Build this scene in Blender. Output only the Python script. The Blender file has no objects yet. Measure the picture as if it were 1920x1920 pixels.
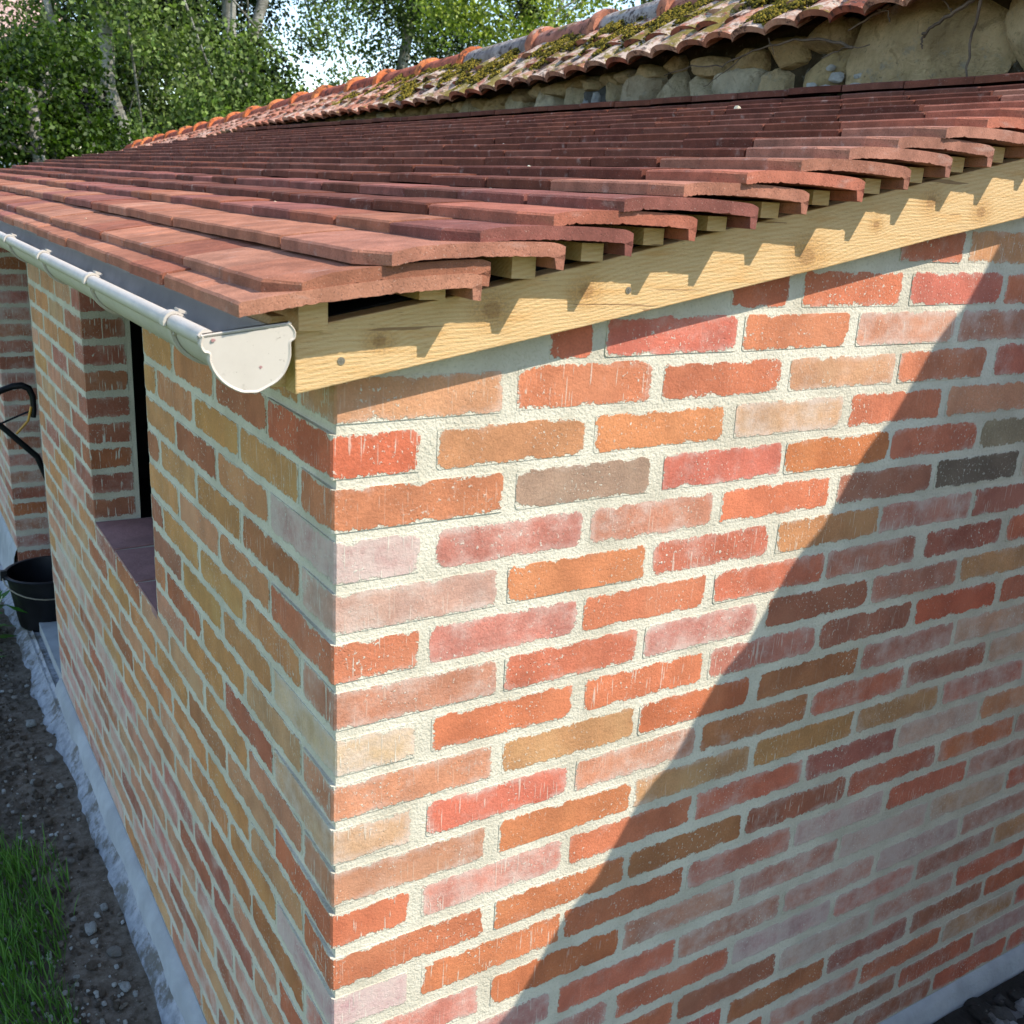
import bpy, math, random
import numpy as np
from mathutils import Vector, Matrix, noise as mnoise
random.seed(7)
rs = np.random.RandomState(11)
scene = bpy.context.scene
C = scene.collection

# ------------------------------------------------------------------ camera
CAMP = Vector((-0.425198, -1.029538, 0.250209))
CR = Vector((0.849533, -0.524925, 0.052421))
CU = Vector((0.113266, 0.27855, 0.953719))
CF = Vector((0.515233, 0.804278, -0.296094))
FPX = 1924.612
cd = bpy.data.cameras.new('camera')
cam = bpy.data.objects.new('camera', cd)
C.objects.link(cam)
m = Matrix((CR, CU, -CF)).transposed().to_4x4()
m.translation = CAMP
cam.matrix_world = m
cd.sensor_width = 36.0
cd.lens = 36.0 * FPX / 1920.0
cd.clip_start = 0.02
cd.clip_end = 3000
cd.dof.use_dof = True
cd.dof.focus_distance = 1.75
cd.dof.aperture_fstop = 15.0
scene.camera = cam

# ------------------------------------------------------------------ light
SUN = Vector((0.93, -1.0, 1.48)).normalized()
w = bpy.data.worlds.new('World')
scene.world = w
w.use_nodes = True
wn = w.node_tree
sky = wn.nodes.new('ShaderNodeTexSky')
sky.sky_type = 'NISHITA'
sky.sun_disc = False
sky.sun_elevation = math.asin(SUN.z)
sky.sun_rotation = math.atan2(SUN.x, SUN.y)
sky.air_density = 1.0
sky.dust_density = 0.3
sky.ozone_density = 1.0
bg = wn.nodes['Background']
bg.inputs['Strength'].default_value = 0.15
wn.links.new(sky.outputs['Color'], bg.inputs['Color'])
sl = bpy.data.lights.new('sun', 'SUN')
sl.energy = 3.05
sl.angle = math.radians(0.45)
sl.color = (1.0, 0.94, 0.84)
so = bpy.data.objects.new('sun', sl)
so.rotation_euler = SUN.to_track_quat('Z', 'Y').to_euler()
so.location = (3, -3, 6)
C.objects.link(so)
scene.view_settings.view_transform = 'Standard'
scene.view_settings.look = 'None'
scene.view_settings.gamma = 1.0
scene.view_settings.exposure = 1.27
scene.render.engine = 'CYCLES'

# ------------------------------------------------------------------ helpers
def pxy(P):
    d = Vector(P) - CAMP
    z = d.dot(CF)
    if z <= 0.01: return None
    return (960 + FPX * d.dot(CR) / z, 960 - FPX * d.dot(CU) / z)

def tag(o, label=None, cat=None, group=None, kind=None):
    if label: o['label'] = label
    if cat: o['category'] = cat
    if group: o['group'] = group
    if kind: o['kind'] = kind
    return o

def empty(name, loc, label=None, cat=None, group=None, parent=None):
    o = bpy.data.objects.new(name, None)
    o.location = loc
    o.empty_display_size = 0.1
    C.objects.link(o)
    if parent: o.parent = parent
    return tag(o, label, cat, group)

def place(o, parent, loc=(0, 0, 0)):
    """link o under parent with a world location (all parents are unrotated)"""
    C.objects.link(o)
    off = Vector((0, 0, 0))
    p = parent
    while p is not None:
        off += Vector(p.location)
        p = p.parent
    if parent: o.parent = parent
    o.location = Vector(loc) - off
    return o

class MB:
    """mesh builder: world coordinates, quads and ngons, per-face uv and two colour layers"""
    def __init__(s):
        s.v = []; s.f = []; s.uv = []; s.col = []; s.par = []; s.mi = []
    def add(s, verts, faces, col=(1, 1, 1, 0), par=(0, 0, 0, 0), uvs=None, mi=0):
        b = len(s.v)
        s.v += [tuple(v) for v in verts]
        for i, f in enumerate(faces):
            s.f.append([b + k for k in f])
            s.uv += (uvs[i] if uvs else [(0, 0)] * len(f))
            s.col += [col] * len(f)
            s.par += [par[i] if isinstance(par, list) else par] * len(f)
            s.mi.append(mi)
    def merge(s, o):
        b = len(s.v)
        s.v += o.v
        s.f += [[b + k for k in f] for f in o.f]
        s.uv += o.uv; s.col += o.col; s.par += o.par; s.mi += o.mi
    def box(s, a, b, **k):
        x0, y0, z0 = a; x1, y1, z1 = b
        s.add([(x0, y0, z0), (x1, y0, z0), (x1, y1, z0), (x0, y1, z0), (x0, y0, z1), (x1, y0, z1), (x1, y1, z1), (x0, y1, z1)],
              [(0, 3, 2, 1), (4, 5, 6, 7), (0, 1, 5, 4), (1, 2, 6, 5), (2, 3, 7, 6), (3, 0, 4, 7)], **k)
    def prism(s, poly, axis, a, b, **k):
        """poly: 2D points (ccw seen from the +axis end); axis 'y' takes (x,z), 'x' takes (y,z), 'z' takes (x,y)"""
        n = len(poly)
        def P(p, t):
            return {'y': (p[0], t, p[1]), 'x': (t, p[0], p[1]), 'z': (p[0], p[1], t)}[axis]
        V = [P(p, a) for p in poly] + [P(p, b) for p in poly]
        F = [tuple(range(n)), tuple(range(2 * n - 1, n - 1, -1))] + [(i, i + n, (i + 1) % n + n, (i + 1) % n) for i in range(n)]
        s.add(V, F, **k)
    def tube(s, pts, rads, n=8, caps=True, **k):
        pts = [Vector(p) for p in pts]
        if not hasattr(rads, '__len__'): rads = [rads] * len(pts)
        V = []; F = []
        t0 = (pts[1] - pts[0]).normalized()
        u = t0.orthogonal().normalized()
        for i, p in enumerate(pts):
            t = (pts[min(i + 1, len(pts) - 1)] - pts[max(i - 1, 0)]).normalized()
            u = (u - t * u.dot(t)).normalized()
            w_ = t.cross(u)
            for j in range(n):
                a = 2 * math.pi * j / n
                V.append(p + (u * math.cos(a) + w_ * math.sin(a)) * rads[i])
        for i in range(len(pts) - 1):
            for j in range(n):
                F.append((i * n + j, i * n + (j + 1) % n, (i + 1) * n + (j + 1) % n, (i + 1) * n + j))
        if caps:
            F.append(tuple(range(n - 1, -1, -1)))
            F.append(tuple(range((len(pts) - 1) * n, len(pts) * n)))
        s.add(V, F, **k)
    def mesh(s, name, mats, org=(0, 0, 0), smooth=False):
        me = bpy.data.meshes.new(name)
        ox, oy, oz = org
        me.from_pydata([(x - ox, y - oy, z - oz) for x, y, z in s.v], [], s.f)
        if not isinstance(mats, (list, tuple)): mats = [mats]
        for m_ in mats: me.materials.append(m_)
        if len(mats) > 1: me.polygons.foreach_set('material_index', s.mi)
        uv = me.uv_layers.new(name='UVMap')
        uv.data.foreach_set('uv', np.array(s.uv, np.float32).ravel())
        for nm, dat in (('Col', s.col), ('Par', s.par)):
            ca = me.color_attributes.new(nm, 'FLOAT_COLOR', 'CORNER')
            ca.data.foreach_set('color', np.array(dat, np.float32).ravel())
        if smooth: me.polygons.foreach_set('use_smooth', [True] * len(me.polygons))
        me.update()
        return me
    def build(s, name, mats, parent=None, org=None, smooth=False):
        if org is None:
            a = np.array(s.v); org = tuple((a.min(0) + a.max(0)) / 2)
        o = bpy.data.objects.new(name, s.mesh(name, mats, org, smooth))
        return place(o, parent, org)

def smooth_by_angle(o, deg=35):
    me = o.data
    me.polygons.foreach_set('use_smooth', [True] * len(me.polygons))
    try: me.set_sharp_from_angle(angle=math.radians(deg))
    except Exception: pass
    return o

# ------------------------------------------------------------------ node helper
class NT:
    def __init__(s, name, rough=0.85, spec=0.3):
        s.m = bpy.data.materials.new(name)
        s.m.use_nodes = True
        s.t = s.m.node_tree
        s.b = s.t.nodes['Principled BSDF']
        s.b.inputs['Roughness'].default_value = rough
        s.b.inputs['Specular IOR Level'].default_value = spec
    def lk(s, a, b): s.t.links.new(a, b)
    def set(s, sock, v):
        if isinstance(v, bpy.types.NodeSocket): s.lk(v, sock)
        elif v is not None:
            if sock.type == 'RGBA' and len(v) == 3: v = (*v, 1)
            sock.default_value = v
    def n(s, typ, **k):
        nd = s.t.nodes.new('ShaderNode' + typ)
        for a, b in k.items(): setattr(nd, a, b)
        return nd
    def pos(s): return s.n('NewGeometry').outputs['Position']
    def attr(s, name):
        a = s.n('Attribute'); a.attribute_name = name
        return a
    def map(s, v, scale=(1, 1, 1), loc=(0, 0, 0), rot=(0, 0, 0)):
        q = s.n('Mapping'); s.lk(v, q.inputs['Vector'])
        q.inputs['Scale'].default_value = scale; q.inputs['Location'].default_value = loc; q.inputs['Rotation'].default_value = rot
        return q.outputs[0]
    def noise(s, v, scale, detail=3, rough=0.55, dist=0.0, out='Fac'):
        q = s.n('TexNoise'); s.lk(v, q.inputs['Vector'])
        q.inputs['Scale'].default_value = scale; q.inputs['Detail'].default_value = detail
        q.inputs['Roughness'].default_value = rough; q.inputs['Distortion'].default_value = dist
        return q.outputs[out]
    def vor(s, v, scale, feature='F1', out='Distance', rnd=1.0):
        q = s.n('TexVoronoi', feature=feature); s.lk(v, q.inputs['Vector'])
        q.inputs['Scale'].default_value = scale; q.inputs['Randomness'].default_value = rnd
        return q.outputs[out]
    def math(s, op, a, b=None, c=None, clamp=False):
        q = s.n('Math', operation=op, use_clamp=clamp)
        s.set(q.inputs[0], a)
        if b is not None: s.set(q.inputs[1], b)
        if c is not None: s.set(q.inputs[2], c)
        return q.outputs[0]
    def ramp(s, v, a, b, lo=0.0, hi=1.0):
        q = s.n('MapRange', interpolation_type='SMOOTHSTEP'); s.set(q.inputs[0], v)
        q.inputs[1].default_value = a; q.inputs[2].default_value = b
        q.inputs[3].default_value = lo; q.inputs[4].default_value = hi
        return q.outputs[0]
    def mix(s, f, a, b, mode='MIX'):
        q = s.n('Mix', data_type='RGBA', blend_type=mode)
        s.set(q.inputs[0], f); s.set(q.inputs[6], a); s.set(q.inputs[7], b)
        return q.outputs[2]
    def bump(s, h, dist, strength=1.0, prev=None):
        q = s.n('Bump'); s.lk(h, q.inputs['Height'])
        q.inputs['Distance'].default_value = dist; q.inputs['Strength'].default_value = strength
        if prev is not None: s.lk(prev, q.inputs['Normal'])
        return q.outputs[0]
    def done(s, col, nrm=None, rough=None):
        s.set(s.b.inputs['Base Color'], col)
        if nrm is not None: s.lk(nrm, s.b.inputs['Normal'])
        if rough is not None: s.set(s.b.inputs['Roughness'], rough)
        return s.m

MORTAR = (0.62, 0.565, 0.45)
MORTAR2 = (0.49, 0.44, 0.34)
def mortar_col(N, p):
    a = N.noise(p, 9, 4)
    g = N.noise(p, 260, 2, 0.7)
    c = N.mix(N.ramp(a, 0.35, 0.7), MORTAR, MORTAR2)
    return N.mix(N.ramp(g, 0.3, 0.5, 0.35, 0.0), c, (0.36, 0.32, 0.24)), g

def mat_mortar():
    N = NT('mortar', 0.95, 0.1)
    p = N.pos()
    c, g = mortar_col(N, p)
    h = N.math('ADD', N.noise(p, 150, 3, 0.75), N.math('MULTIPLY', g, 0.8))
    nb = N.bump(h, 0.0022, 0.8)
    return N.done(c, nb)

def mat_brick():
    N = NT('clay_brick', 0.85, 0.2)
    p = N.pos()
    A = N.attr('Col'); col = A.outputs['Color']; eff = A.outputs['Alpha']
    P = N.attr('Par')
    sp = N.n('SeparateColor'); N.lk(P.outputs['Color'], sp.inputs[0])
    hw, hh, rr = sp.outputs[0], sp.outputs[1], sp.outputs[2]
    scr = P.outputs['Alpha']
    uv = N.n('UVMap'); uv.uv_map = 'UVMap'
    su = N.n('SeparateXYZ'); N.lk(uv.outputs[0], su.inputs[0])
    qx = N.math('ADD', N.math('SUBTRACT', N.math('ABSOLUTE', su.outputs[0]), hw), rr)
    qy = N.math('ADD', N.math('SUBTRACT', N.math('ABSOLUTE', su.outputs[1]), hh), rr)
    mx = N.math('MAXIMUM', qx, 0.0); my = N.math('MAXIMUM', qy, 0.0)
    ln = N.math('SQRT', N.math('ADD', N.math('MULTIPLY', mx, mx), N.math('MULTIPLY', my, my)))
    d = N.math('SUBTRACT', N.math('ADD', ln, N.math('MINIMUM', N.math('MAXIMUM', qx, qy), 0.0)), rr)
    n1 = N.noise(p, 34, 5, 0.62)
    n2 = N.noise(p, 220, 3, 0.75)
    e = N.math('ADD', N.math('MULTIPLY', N.math('SUBTRACT', n1, 0.45), 0.027), N.math('MULTIPLY', N.math('SUBTRACT', n2, 0.5), 0.012))
    edge = N.ramp(N.math('ADD', N.math('SUBTRACT', d, 0.0006), e), -0.0006, 0.0007)            # 1 = mortar smeared over the arris
    # colour of the clay
    base = N.mix(N.ramp(N.noise(p, 14, 4, 0.6), 0.3, 0.72), N.mix(1.0, col, (0.80, 0.76, 0.74), 'MULTIPLY'), N.mix(1.0, col, (1.16, 1.1, 1.05), 'MULTIPLY'))
    hue = N.ramp(N.noise(N.map(p, loc=(3, 7, 1)), 9, 2), 0.5, 0.75, 0, 0.45)
    base = N.mix(hue, base, N.mix(1.0, col, (1.06, 1.12, 1.05), 'MULTIPLY'))
    base = N.mix(N.ramp(N.noise(p, 300, 3, 0.7), 0.35, 0.62, 0.28, 0.0), base, N.mix(1.0, col, (0.45, 0.42, 0.4), 'MULTIPLY'))
    base = N.mix(N.ramp(N.noise(N.map(p, loc=(8, 8, 8)), 7, 3), 0.48, 0.68, 0, 0.6), base, N.mix(1.0, col, (1.05, 1.14, 1.15), 'MULTIPLY'))
    # pale bloom
    ef = N.math('ADD', N.noise(N.map(p, loc=(5, 2, 9)), 17, 7, 0.72), N.math('MULTIPLY', N.math('SUBTRACT', eff, 0.5), 0.42))
    ef = N.math('ADD', ef, N.ramp(d, -0.012, -0.001, 0.0, 0.10))
    base = N.mix(N.ramp(ef, 0.44, 0.82, 0.0, 0.66), base, (0.60, 0.50, 0.43))
    # mortar specks and drag marks
    sk = N.ramp(N.noise(N.map(p, (1, 1, 0.8)), 190, 3, 0.7), 0.60, 0.65)
    dens = N.ramp(N.noise(N.map(p, loc=(1, 5, 3)), 10, 2), 0.42, 0.62)
    st = N.ramp(N.noise(N.map(p, (1, 1, 0.055)), 330, 1, 0.4), 0.62, 0.66)
    st = N.math('MULTIPLY', st, N.ramp(N.noise(N.map(p, (1, 1, 0.5)), 60, 2), 0.45, 0.56))
    st = N.math('MULTIPLY', st, scr)
    marks = N.math('MAXIMUM', N.math('MULTIPLY', sk, dens), st)
    mc, g = mortar_col(N, p)
    base = N.mix(marks, base, (0.62, 0.57, 0.47))
    colr = N.mix(edge, base, mc)
    h = N.math('ADD', N.math('MULTIPLY', N.noise(p, 150, 4, 0.75), 0.8), N.math('MULTIPLY', marks, 0.35))
    pits = N.ramp(N.vor(p, 120), 0.0, 0.22, -0.35, 0.0)
    h = N.math('ADD', h, N.math('MULTIPLY', pits, dens))
    h = N.math('ADD', h, N.math('MULTIPLY', edge, N.math('ADD', N.math('MULTIPLY', g, 1.2), -1.0)))
    return N.done(colr, N.bump(h, 0.0021, 0.85), N.ramp(edge, 0, 1, 0.8, 0.95))

def mat_tile(joined):
    N = NT('roof_tile_clay' + ('_far' if joined else ''), 0.9, 0.15)
    p = N.pos()
    if joined: col = N.attr('Col').outputs['Color']
    else: col = N.n('ObjectInfo').outputs['Color']
    b = N.mix(N.ramp(N.noise(p, 22, 5, 0.65), 0.3, 0.7), N.mix(1.0, col, (0.74, 0.72, 0.72), 'MULTIPLY'), N.mix(1.0, col, (1.22, 1.2, 1.2), 'MULTIPLY'))
    b = N.mix(N.ramp(N.noise(N.map(p, (1, 3, 3), loc=(4, 4, 4)), 14, 4), 0.6, 0.78, 0, 0.45), b, (0.46, 0.36, 0.31))
    b = N.mix(N.ramp(N.noise(p, 520, 2, 0.8), 0.34, 0.46, 0.55, 0.0), b, (0.07, 0.035, 0.025))
    b = N.mix(N.ramp(N.noise(p, 420, 2, 0.8), 0.66, 0.72, 0, 0.5), b, (0.62, 0.47, 0.38))
    h = N.math('ADD', N.noise(p, 160, 4, 0.75), N.math('MULTIPLY', N.ramp(N.vor(p, 210), 0.0, 0.3), 0.5))
    return N.done(b, N.bump(h, 0.0010, 0.75))

def mat_wood():
    N = NT('pine_wood', 0.6, 0.3)
    p = N.pos()
    sx = N.n('SeparateXYZ'); N.lk(p, sx.inputs[0])
    L = N.map(p, (0.7, 5, 7))
    warp = N.noise(L, 2.0, 2, 0.4)
    knots = None
    kd = []
    for (kx, kz, sg) in ((0.035, 0.094, 0.022), (0.66, 0.19, 0.045), (0.30, 0.145, 0.03), (0.90, 0.27, 0.03), (1.02, 0.26, 0.03), (0.79, 0.235, 0.018), (0.172, 0.125, 0.035)):
        dx = N.math('MULTIPLY', N.math('SUBTRACT', sx.outputs[0], kx), 0.75)
        dz = N.math('SUBTRACT', sx.outputs[2], kz)
        q = N.math('DIVIDE', N.math('ADD', N.math('MULTIPLY', dx, dx), N.math('MULTIPLY', dz, dz)), sg * sg)
        g = N.math('POWER', 2.718, N.math('MULTIPLY', q, -1.0))
        kd.append(g)
        knots = g if knots is None else N.math('ADD', knots, g)
    tilt = N.math('SUBTRACT', sx.outputs[2], N.math('MULTIPLY', sx.outputs[0], 0.185))
    ph = N.math('ADD', N.math('MULTIPLY', tilt, 1150), N.math('ADD', N.math('MULTIPLY', warp, 26), N.math('MULTIPLY', knots, 11)))
    ph = N.math('ADD', ph, N.math('MULTIPLY', sx.outputs[1], 700))
    g = N.math('SINE', ph)
    fib = N.noise(N.map(p, (2.0, 45, 95)), 4, 4, 0.65)
    g = N.math('ADD', N.math('MULTIPLY', g, 0.35), N.math('MULTIPLY', N.math('SUBTRACT', fib, 0.5), 3.2))
    c = N.mix(N.ramp(g, -0.8, 1.0), (0.62, 0.42, 0.205), (0.54, 0.325, 0.13))
    c = N.mix(N.ramp(N.noise(N.map(p, (4, 14, 22)), 2.5, 4, 0.6), 0.5, 0.72, 0, 0.7), c, (0.56, 0.30, 0.10))
    c = N.mix(N.ramp(knots, 0.35, 1.0, 0, 0.5), c, N.mix(N.ramp(N.noise(p, 330, 3), 0.45, 0.6), (0.50, 0.25, 0.06), (0.26, 0.11, 0.03)))
    c = N.mix(N.ramp(knots, 0.90, 0.97, 0, 0.45), c, (0.20, 0.085, 0.025))
    c = N.mix(N.ramp(N.noise(N.map(p, (12, 90, 240)), 5, 2), 0.66, 0.70, 0, 0.6), c, (0.25, 0.13, 0.05))
    crk = N.ramp(N.noise(N.map(p, (1.6, 10, 42), loc=(3, 1, 2), rot=(0, 0.18, 0)), 3.2, 2, 0.4, 0.3), 0.695, 0.705, 0, 0.8)
    c = N.mix(crk, c, (0.20, 0.10, 0.04))
    h = N.math('ADD', N.math('MULTIPLY', g, 0.25), N.noise(N.map(p, (40, 120, 120)), 3, 4, 0.75))
    return N.done(c, N.bump(h, 0.0013, 0.8))

def mat_plain(name, col, rough=0.5, spec=0.5, var=0.12, scale=30, bump=0.0, bscale=200):
    N = NT(name, rough, spec)
    p = N.pos()
    c = N.mix(N.ramp(N.noise(p, scale, 4, 0.6), 0.3, 0.7), tuple(x * (1 - var) for x in col), tuple(min(1, x * (1 + var)) for x in col))
    nb = N.bump(N.noise(p, bscale, 4, 0.7), bump) if bump else None
    return N.done(c, nb)

def mat_attr(name, rough=0.9, spec=0.15, var=0.2, scale=20, bump=0.001, bscale=120, transl=0.0):
    N = NT(name, rough, spec)
    p = N.pos()
    col = N.attr('Col').outputs['Color']
    c = N.mix(N.ramp(N.noise(p, scale, 5, 0.65), 0.3, 0.7), N.mix(1.0, col, (1 - var,) * 3, 'MULTIPLY'), N.mix(1.0, col, (1 + var,) * 3, 'MULTIPLY'))
    nb = N.bump(N.noise(p, bscale, 4, 0.75), bump) if bump else None
    m_ = N.done(c, nb)
    if transl:
        tr = N.n('BsdfTranslucent'); N.lk(N.mix(1.0, c, (1.25, 1.5, 0.6), 'MULTIPLY'), tr.inputs['Color'])
        ms = N.n('MixShader'); ms.inputs[0].default_value = transl
        out = [q for q in N.t.nodes if q.type == 'OUTPUT_MATERIAL'][0]
        N.lk(N.b.outputs[0], ms.inputs[1]); N.lk(tr.outputs[0], ms.inputs[2]); N.lk(ms.outputs[0], out.inputs[0])
    return m_

def mat_stone():
    N = NT('rubble_limestone', 0.95, 0.1)
    p = N.pos()
    col = N.attr('Col').outputs['Color']
    c = N.mix(N.ramp(N.noise(p, 11, 6, 0.65), 0.3, 0.7), N.mix(1.0, col, (0.68, 0.66, 0.62), 'MULTIPLY'), N.mix(1.0, col, (1.2, 1.2, 1.2), 'MULTIPLY'))
    c = N.mix(N.ramp(N.noise(N.map(p, loc=(2, 2, 2)), 26, 5, 0.7), 0.56, 0.72, 0, 0.6), c, (0.33, 0.32, 0.28))
    c = N.mix(N.ramp(N.noise(p, 90, 4, 0.75), 0.28, 0.42, 0.6, 0.0), c, (0.10, 0.08, 0.05))
    c = N.mix(N.ramp(N.noise(N.map(p, loc=(6, 1, 4)), 17, 4, 0.6, 1.5), 0.36, 0.42, 0.5, 0.0), c, N.mix(1.0, c, (0.5, 0.45, 0.4), 'MULTIPLY'))
    h = N.math('ADD', N.noise(p, 26, 7, 0.8), N.math('MULTIPLY', N.noise(p, 110, 4, 0.75), 0.4))
    return N.done(c, N.bump(h, 0.026, 1.0))

def mat_captile():
    N = NT('weathered_cap_tile', 0.9, 0.15)
    p = N.pos()
    col = N.attr('Col').outputs['Color']
    amt = N.attr('Col').outputs['Alpha']
    c = N.mix(N.ramp(N.noise(p, 16, 5, 0.65), 0.3, 0.7), N.mix(1.0, col, (0.6, 0.55, 0.55), 'MULTIPLY'), N.mix(1.0, col, (1.25, 1.2, 1.2), 'MULTIPLY'))
    nz = N.n('NewGeometry'); sn = N.n('SeparateXYZ'); N.lk(nz.outputs['Normal'], sn.inputs[0])
    up = N.ramp(sn.outputs[2], 0.45, 0.8)
    li = N.ramp(N.math('ADD', N.noise(N.map(p, loc=(9, 1, 1)), 26, 7, 0.75), N.math('MULTIPLY', N.math('SUBTRACT', amt, 0.5), 0.22)), 0.50, 0.62, 0, 0.8)
    c = N.mix(N.math('MULTIPLY', li, up), c, (0.55, 0.45, 0.36))
    c = N.mix(N.ramp(N.noise(N.map(p, loc=(1, 8, 1)), 30, 6, 0.75), 0.52, 0.60, 0, 0.85), c, (0.055, 0.035, 0.03))
    ms = N.ramp(N.math('ADD', N.noise(N.map(p, loc=(3, 3, 8)), 12, 6, 0.75), N.math('MULTIPLY', N.math('SUBTRACT', amt, 0.5), 0.22)), 0.565, 0.63, 0, 0.9)
    c = N.mix(N.math('MULTIPLY', ms, up), c, (0.17, 0.13, 0.02))
    return N.done(c, N.bump(N.noise(p, 70, 6, 0.75), 0.006, 0.8))

def mat_bark():
    N = NT('birch_bark', 0.9, 0.1)
    p = N.pos()
    c = N.mix(N.ramp(N.noise(N.map(p, (1, 1, 0.6)), 5, 4), 0.35, 0.65), (0.30, 0.285, 0.25), (0.15, 0.14, 0.115))
    c = N.mix(N.ramp(N.noise(N.map(p, (1, 1, 5)), 3.5, 4, 0.7), 0.56, 0.66), c, (0.06, 0.05, 0.04))
    return N.done(c, N.bump(N.noise(N.map(p, (1, 1, 3)), 14, 4), 0.02))

def mat_ground():
    N = NT('soil_and_turf', 0.95, 0.1)
    p = N.pos()
    sx = N.n('SeparateXYZ'); N.lk(p, sx.inputs[0])
    soil = N.mix(N.ramp(N.noise(p, 40, 5, 0.7), 0.3, 0.7), (0.10, 0.078, 0.055), (0.22, 0.185, 0.145))
    soil = N.mix(N.ramp(N.noise(p, 120, 3, 0.8), 0.62, 0.70), soil, (0.32, 0.29, 0.24))
    gr = N.mix(N.ramp(N.noise(p, 8, 4), 0.3, 0.7), (0.06, 0.11, 0.02), (0.11, 0.17, 0.035))
    gm = N.ramp(N.math('ADD', sx.outputs[0], N.math('MULTIPLY', N.math('SUBTRACT', N.noise(p, 4, 4), 0.5), 0.25)), -0.46, -0.34)
    gm2 = N.ramp(N.math('ABSOLUTE', N.math('SUBTRACT', sx.outputs[1], 2.6)), 3.6, 4.0)
    f = N.math('MAXIMUM', N.math('SUBTRACT', 1.0, gm), gm2)
    return N.done(N.mix(f, soil, gr), N.bump(N.noise(p, 60, 5, 0.75), 0.012))

def mat_gutter():
    N = NT('cream_gutter_pvc', 0.4, 0.5)
    p = N.pos()
    c = N.mix(N.ramp(N.noise(p, 14, 5, 0.7), 0.35, 0.7), (0.50, 0.44, 0.37), (0.46, 0.40, 0.335))
    c = N.mix(N.ramp(N.noise(N.map(p, (1, 0.35, 1)), 60, 5, 0.75), 0.60, 0.72, 0, 0.45), c, (0.26, 0.22, 0.17))
    c = N.mix(N.ramp(N.noise(p, 320, 2, 0.6), 0.72, 0.76, 0, 0.8), c, (0.12, 0.08, 0.06))
    return N.done(c, None, N.ramp(N.noise(p, 30, 4), 0.3, 0.7, 0.45, 0.65))

M = dict(mortar=mat_mortar(), brick=mat_brick(), tile=mat_tile(False), tilef=mat_tile(True), wood=mat_wood(),
         black=mat_plain('black_underlay', (0.012, 0.011, 0.010), 0.95, 0.1, 0.3, 40),
         gutter=mat_gutter(),
         stone=mat_stone(), cap=mat_captile(), bark=mat_bark(), ground=mat_ground(),
         leaf=mat_attr('leaf', 0.5, 0.25, 0.15, 3, 0, 1, 0.33),
         grass=mat_attr('grass_blade', 0.6, 0.3, 0.2, 6, 0, 1, 0.3),
         moss=mat_attr('moss', 0.95, 0.05, 0.45, 90, 0.003, 250),
         attr=mat_attr('debris', 0.9, 0.15, 0.2, 60, 0.002, 150),
         render=mat_plain('cement_render', (0.36, 0.375, 0.375), 0.9, 0.1, 0.16, 7, 0.003, 60),
         steel=mat_plain('screw_steel', (0.16, 0.14, 0.10), 0.4, 0.8, 0.2, 300),
         sill=mat_plain('purple_sill_tile', (0.34, 0.175, 0.16), 0.6, 0.3, 0.15, 20, 0.0015, 90),
         darkin=mat_plain('interior_shade_black', (0.03, 0.027, 0.025), 0.95, 0.05, 0.2, 10),
         plastic=mat_plain('black_plastic', (0.009, 0.0095, 0.011), 0.45, 0.3, 0.3, 14),
         yellow=mat_plain('yellow_metal', (0.55, 0.27, 0.02), 0.45, 0.5, 0.1, 20),
         lw=mat_plain('white_bounce_wall', (0.80, 0.79, 0.76), 0.95, 0.1, 0.05, 3, 0.003, 60),
         cream=mat_plain('cream_render', (0.52, 0.46, 0.36), 0.95, 0.1, 0.08, 3, 0.004, 60),
         white=mat_plain('white_paint', (0.75, 0.75, 0.73), 0.5, 0.4, 0.04, 5),
         twig=mat_plain('dry_stem', (0.13, 0.10, 0.075), 0.9, 0.1, 0.3, 40, 0.003, 150))
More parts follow.
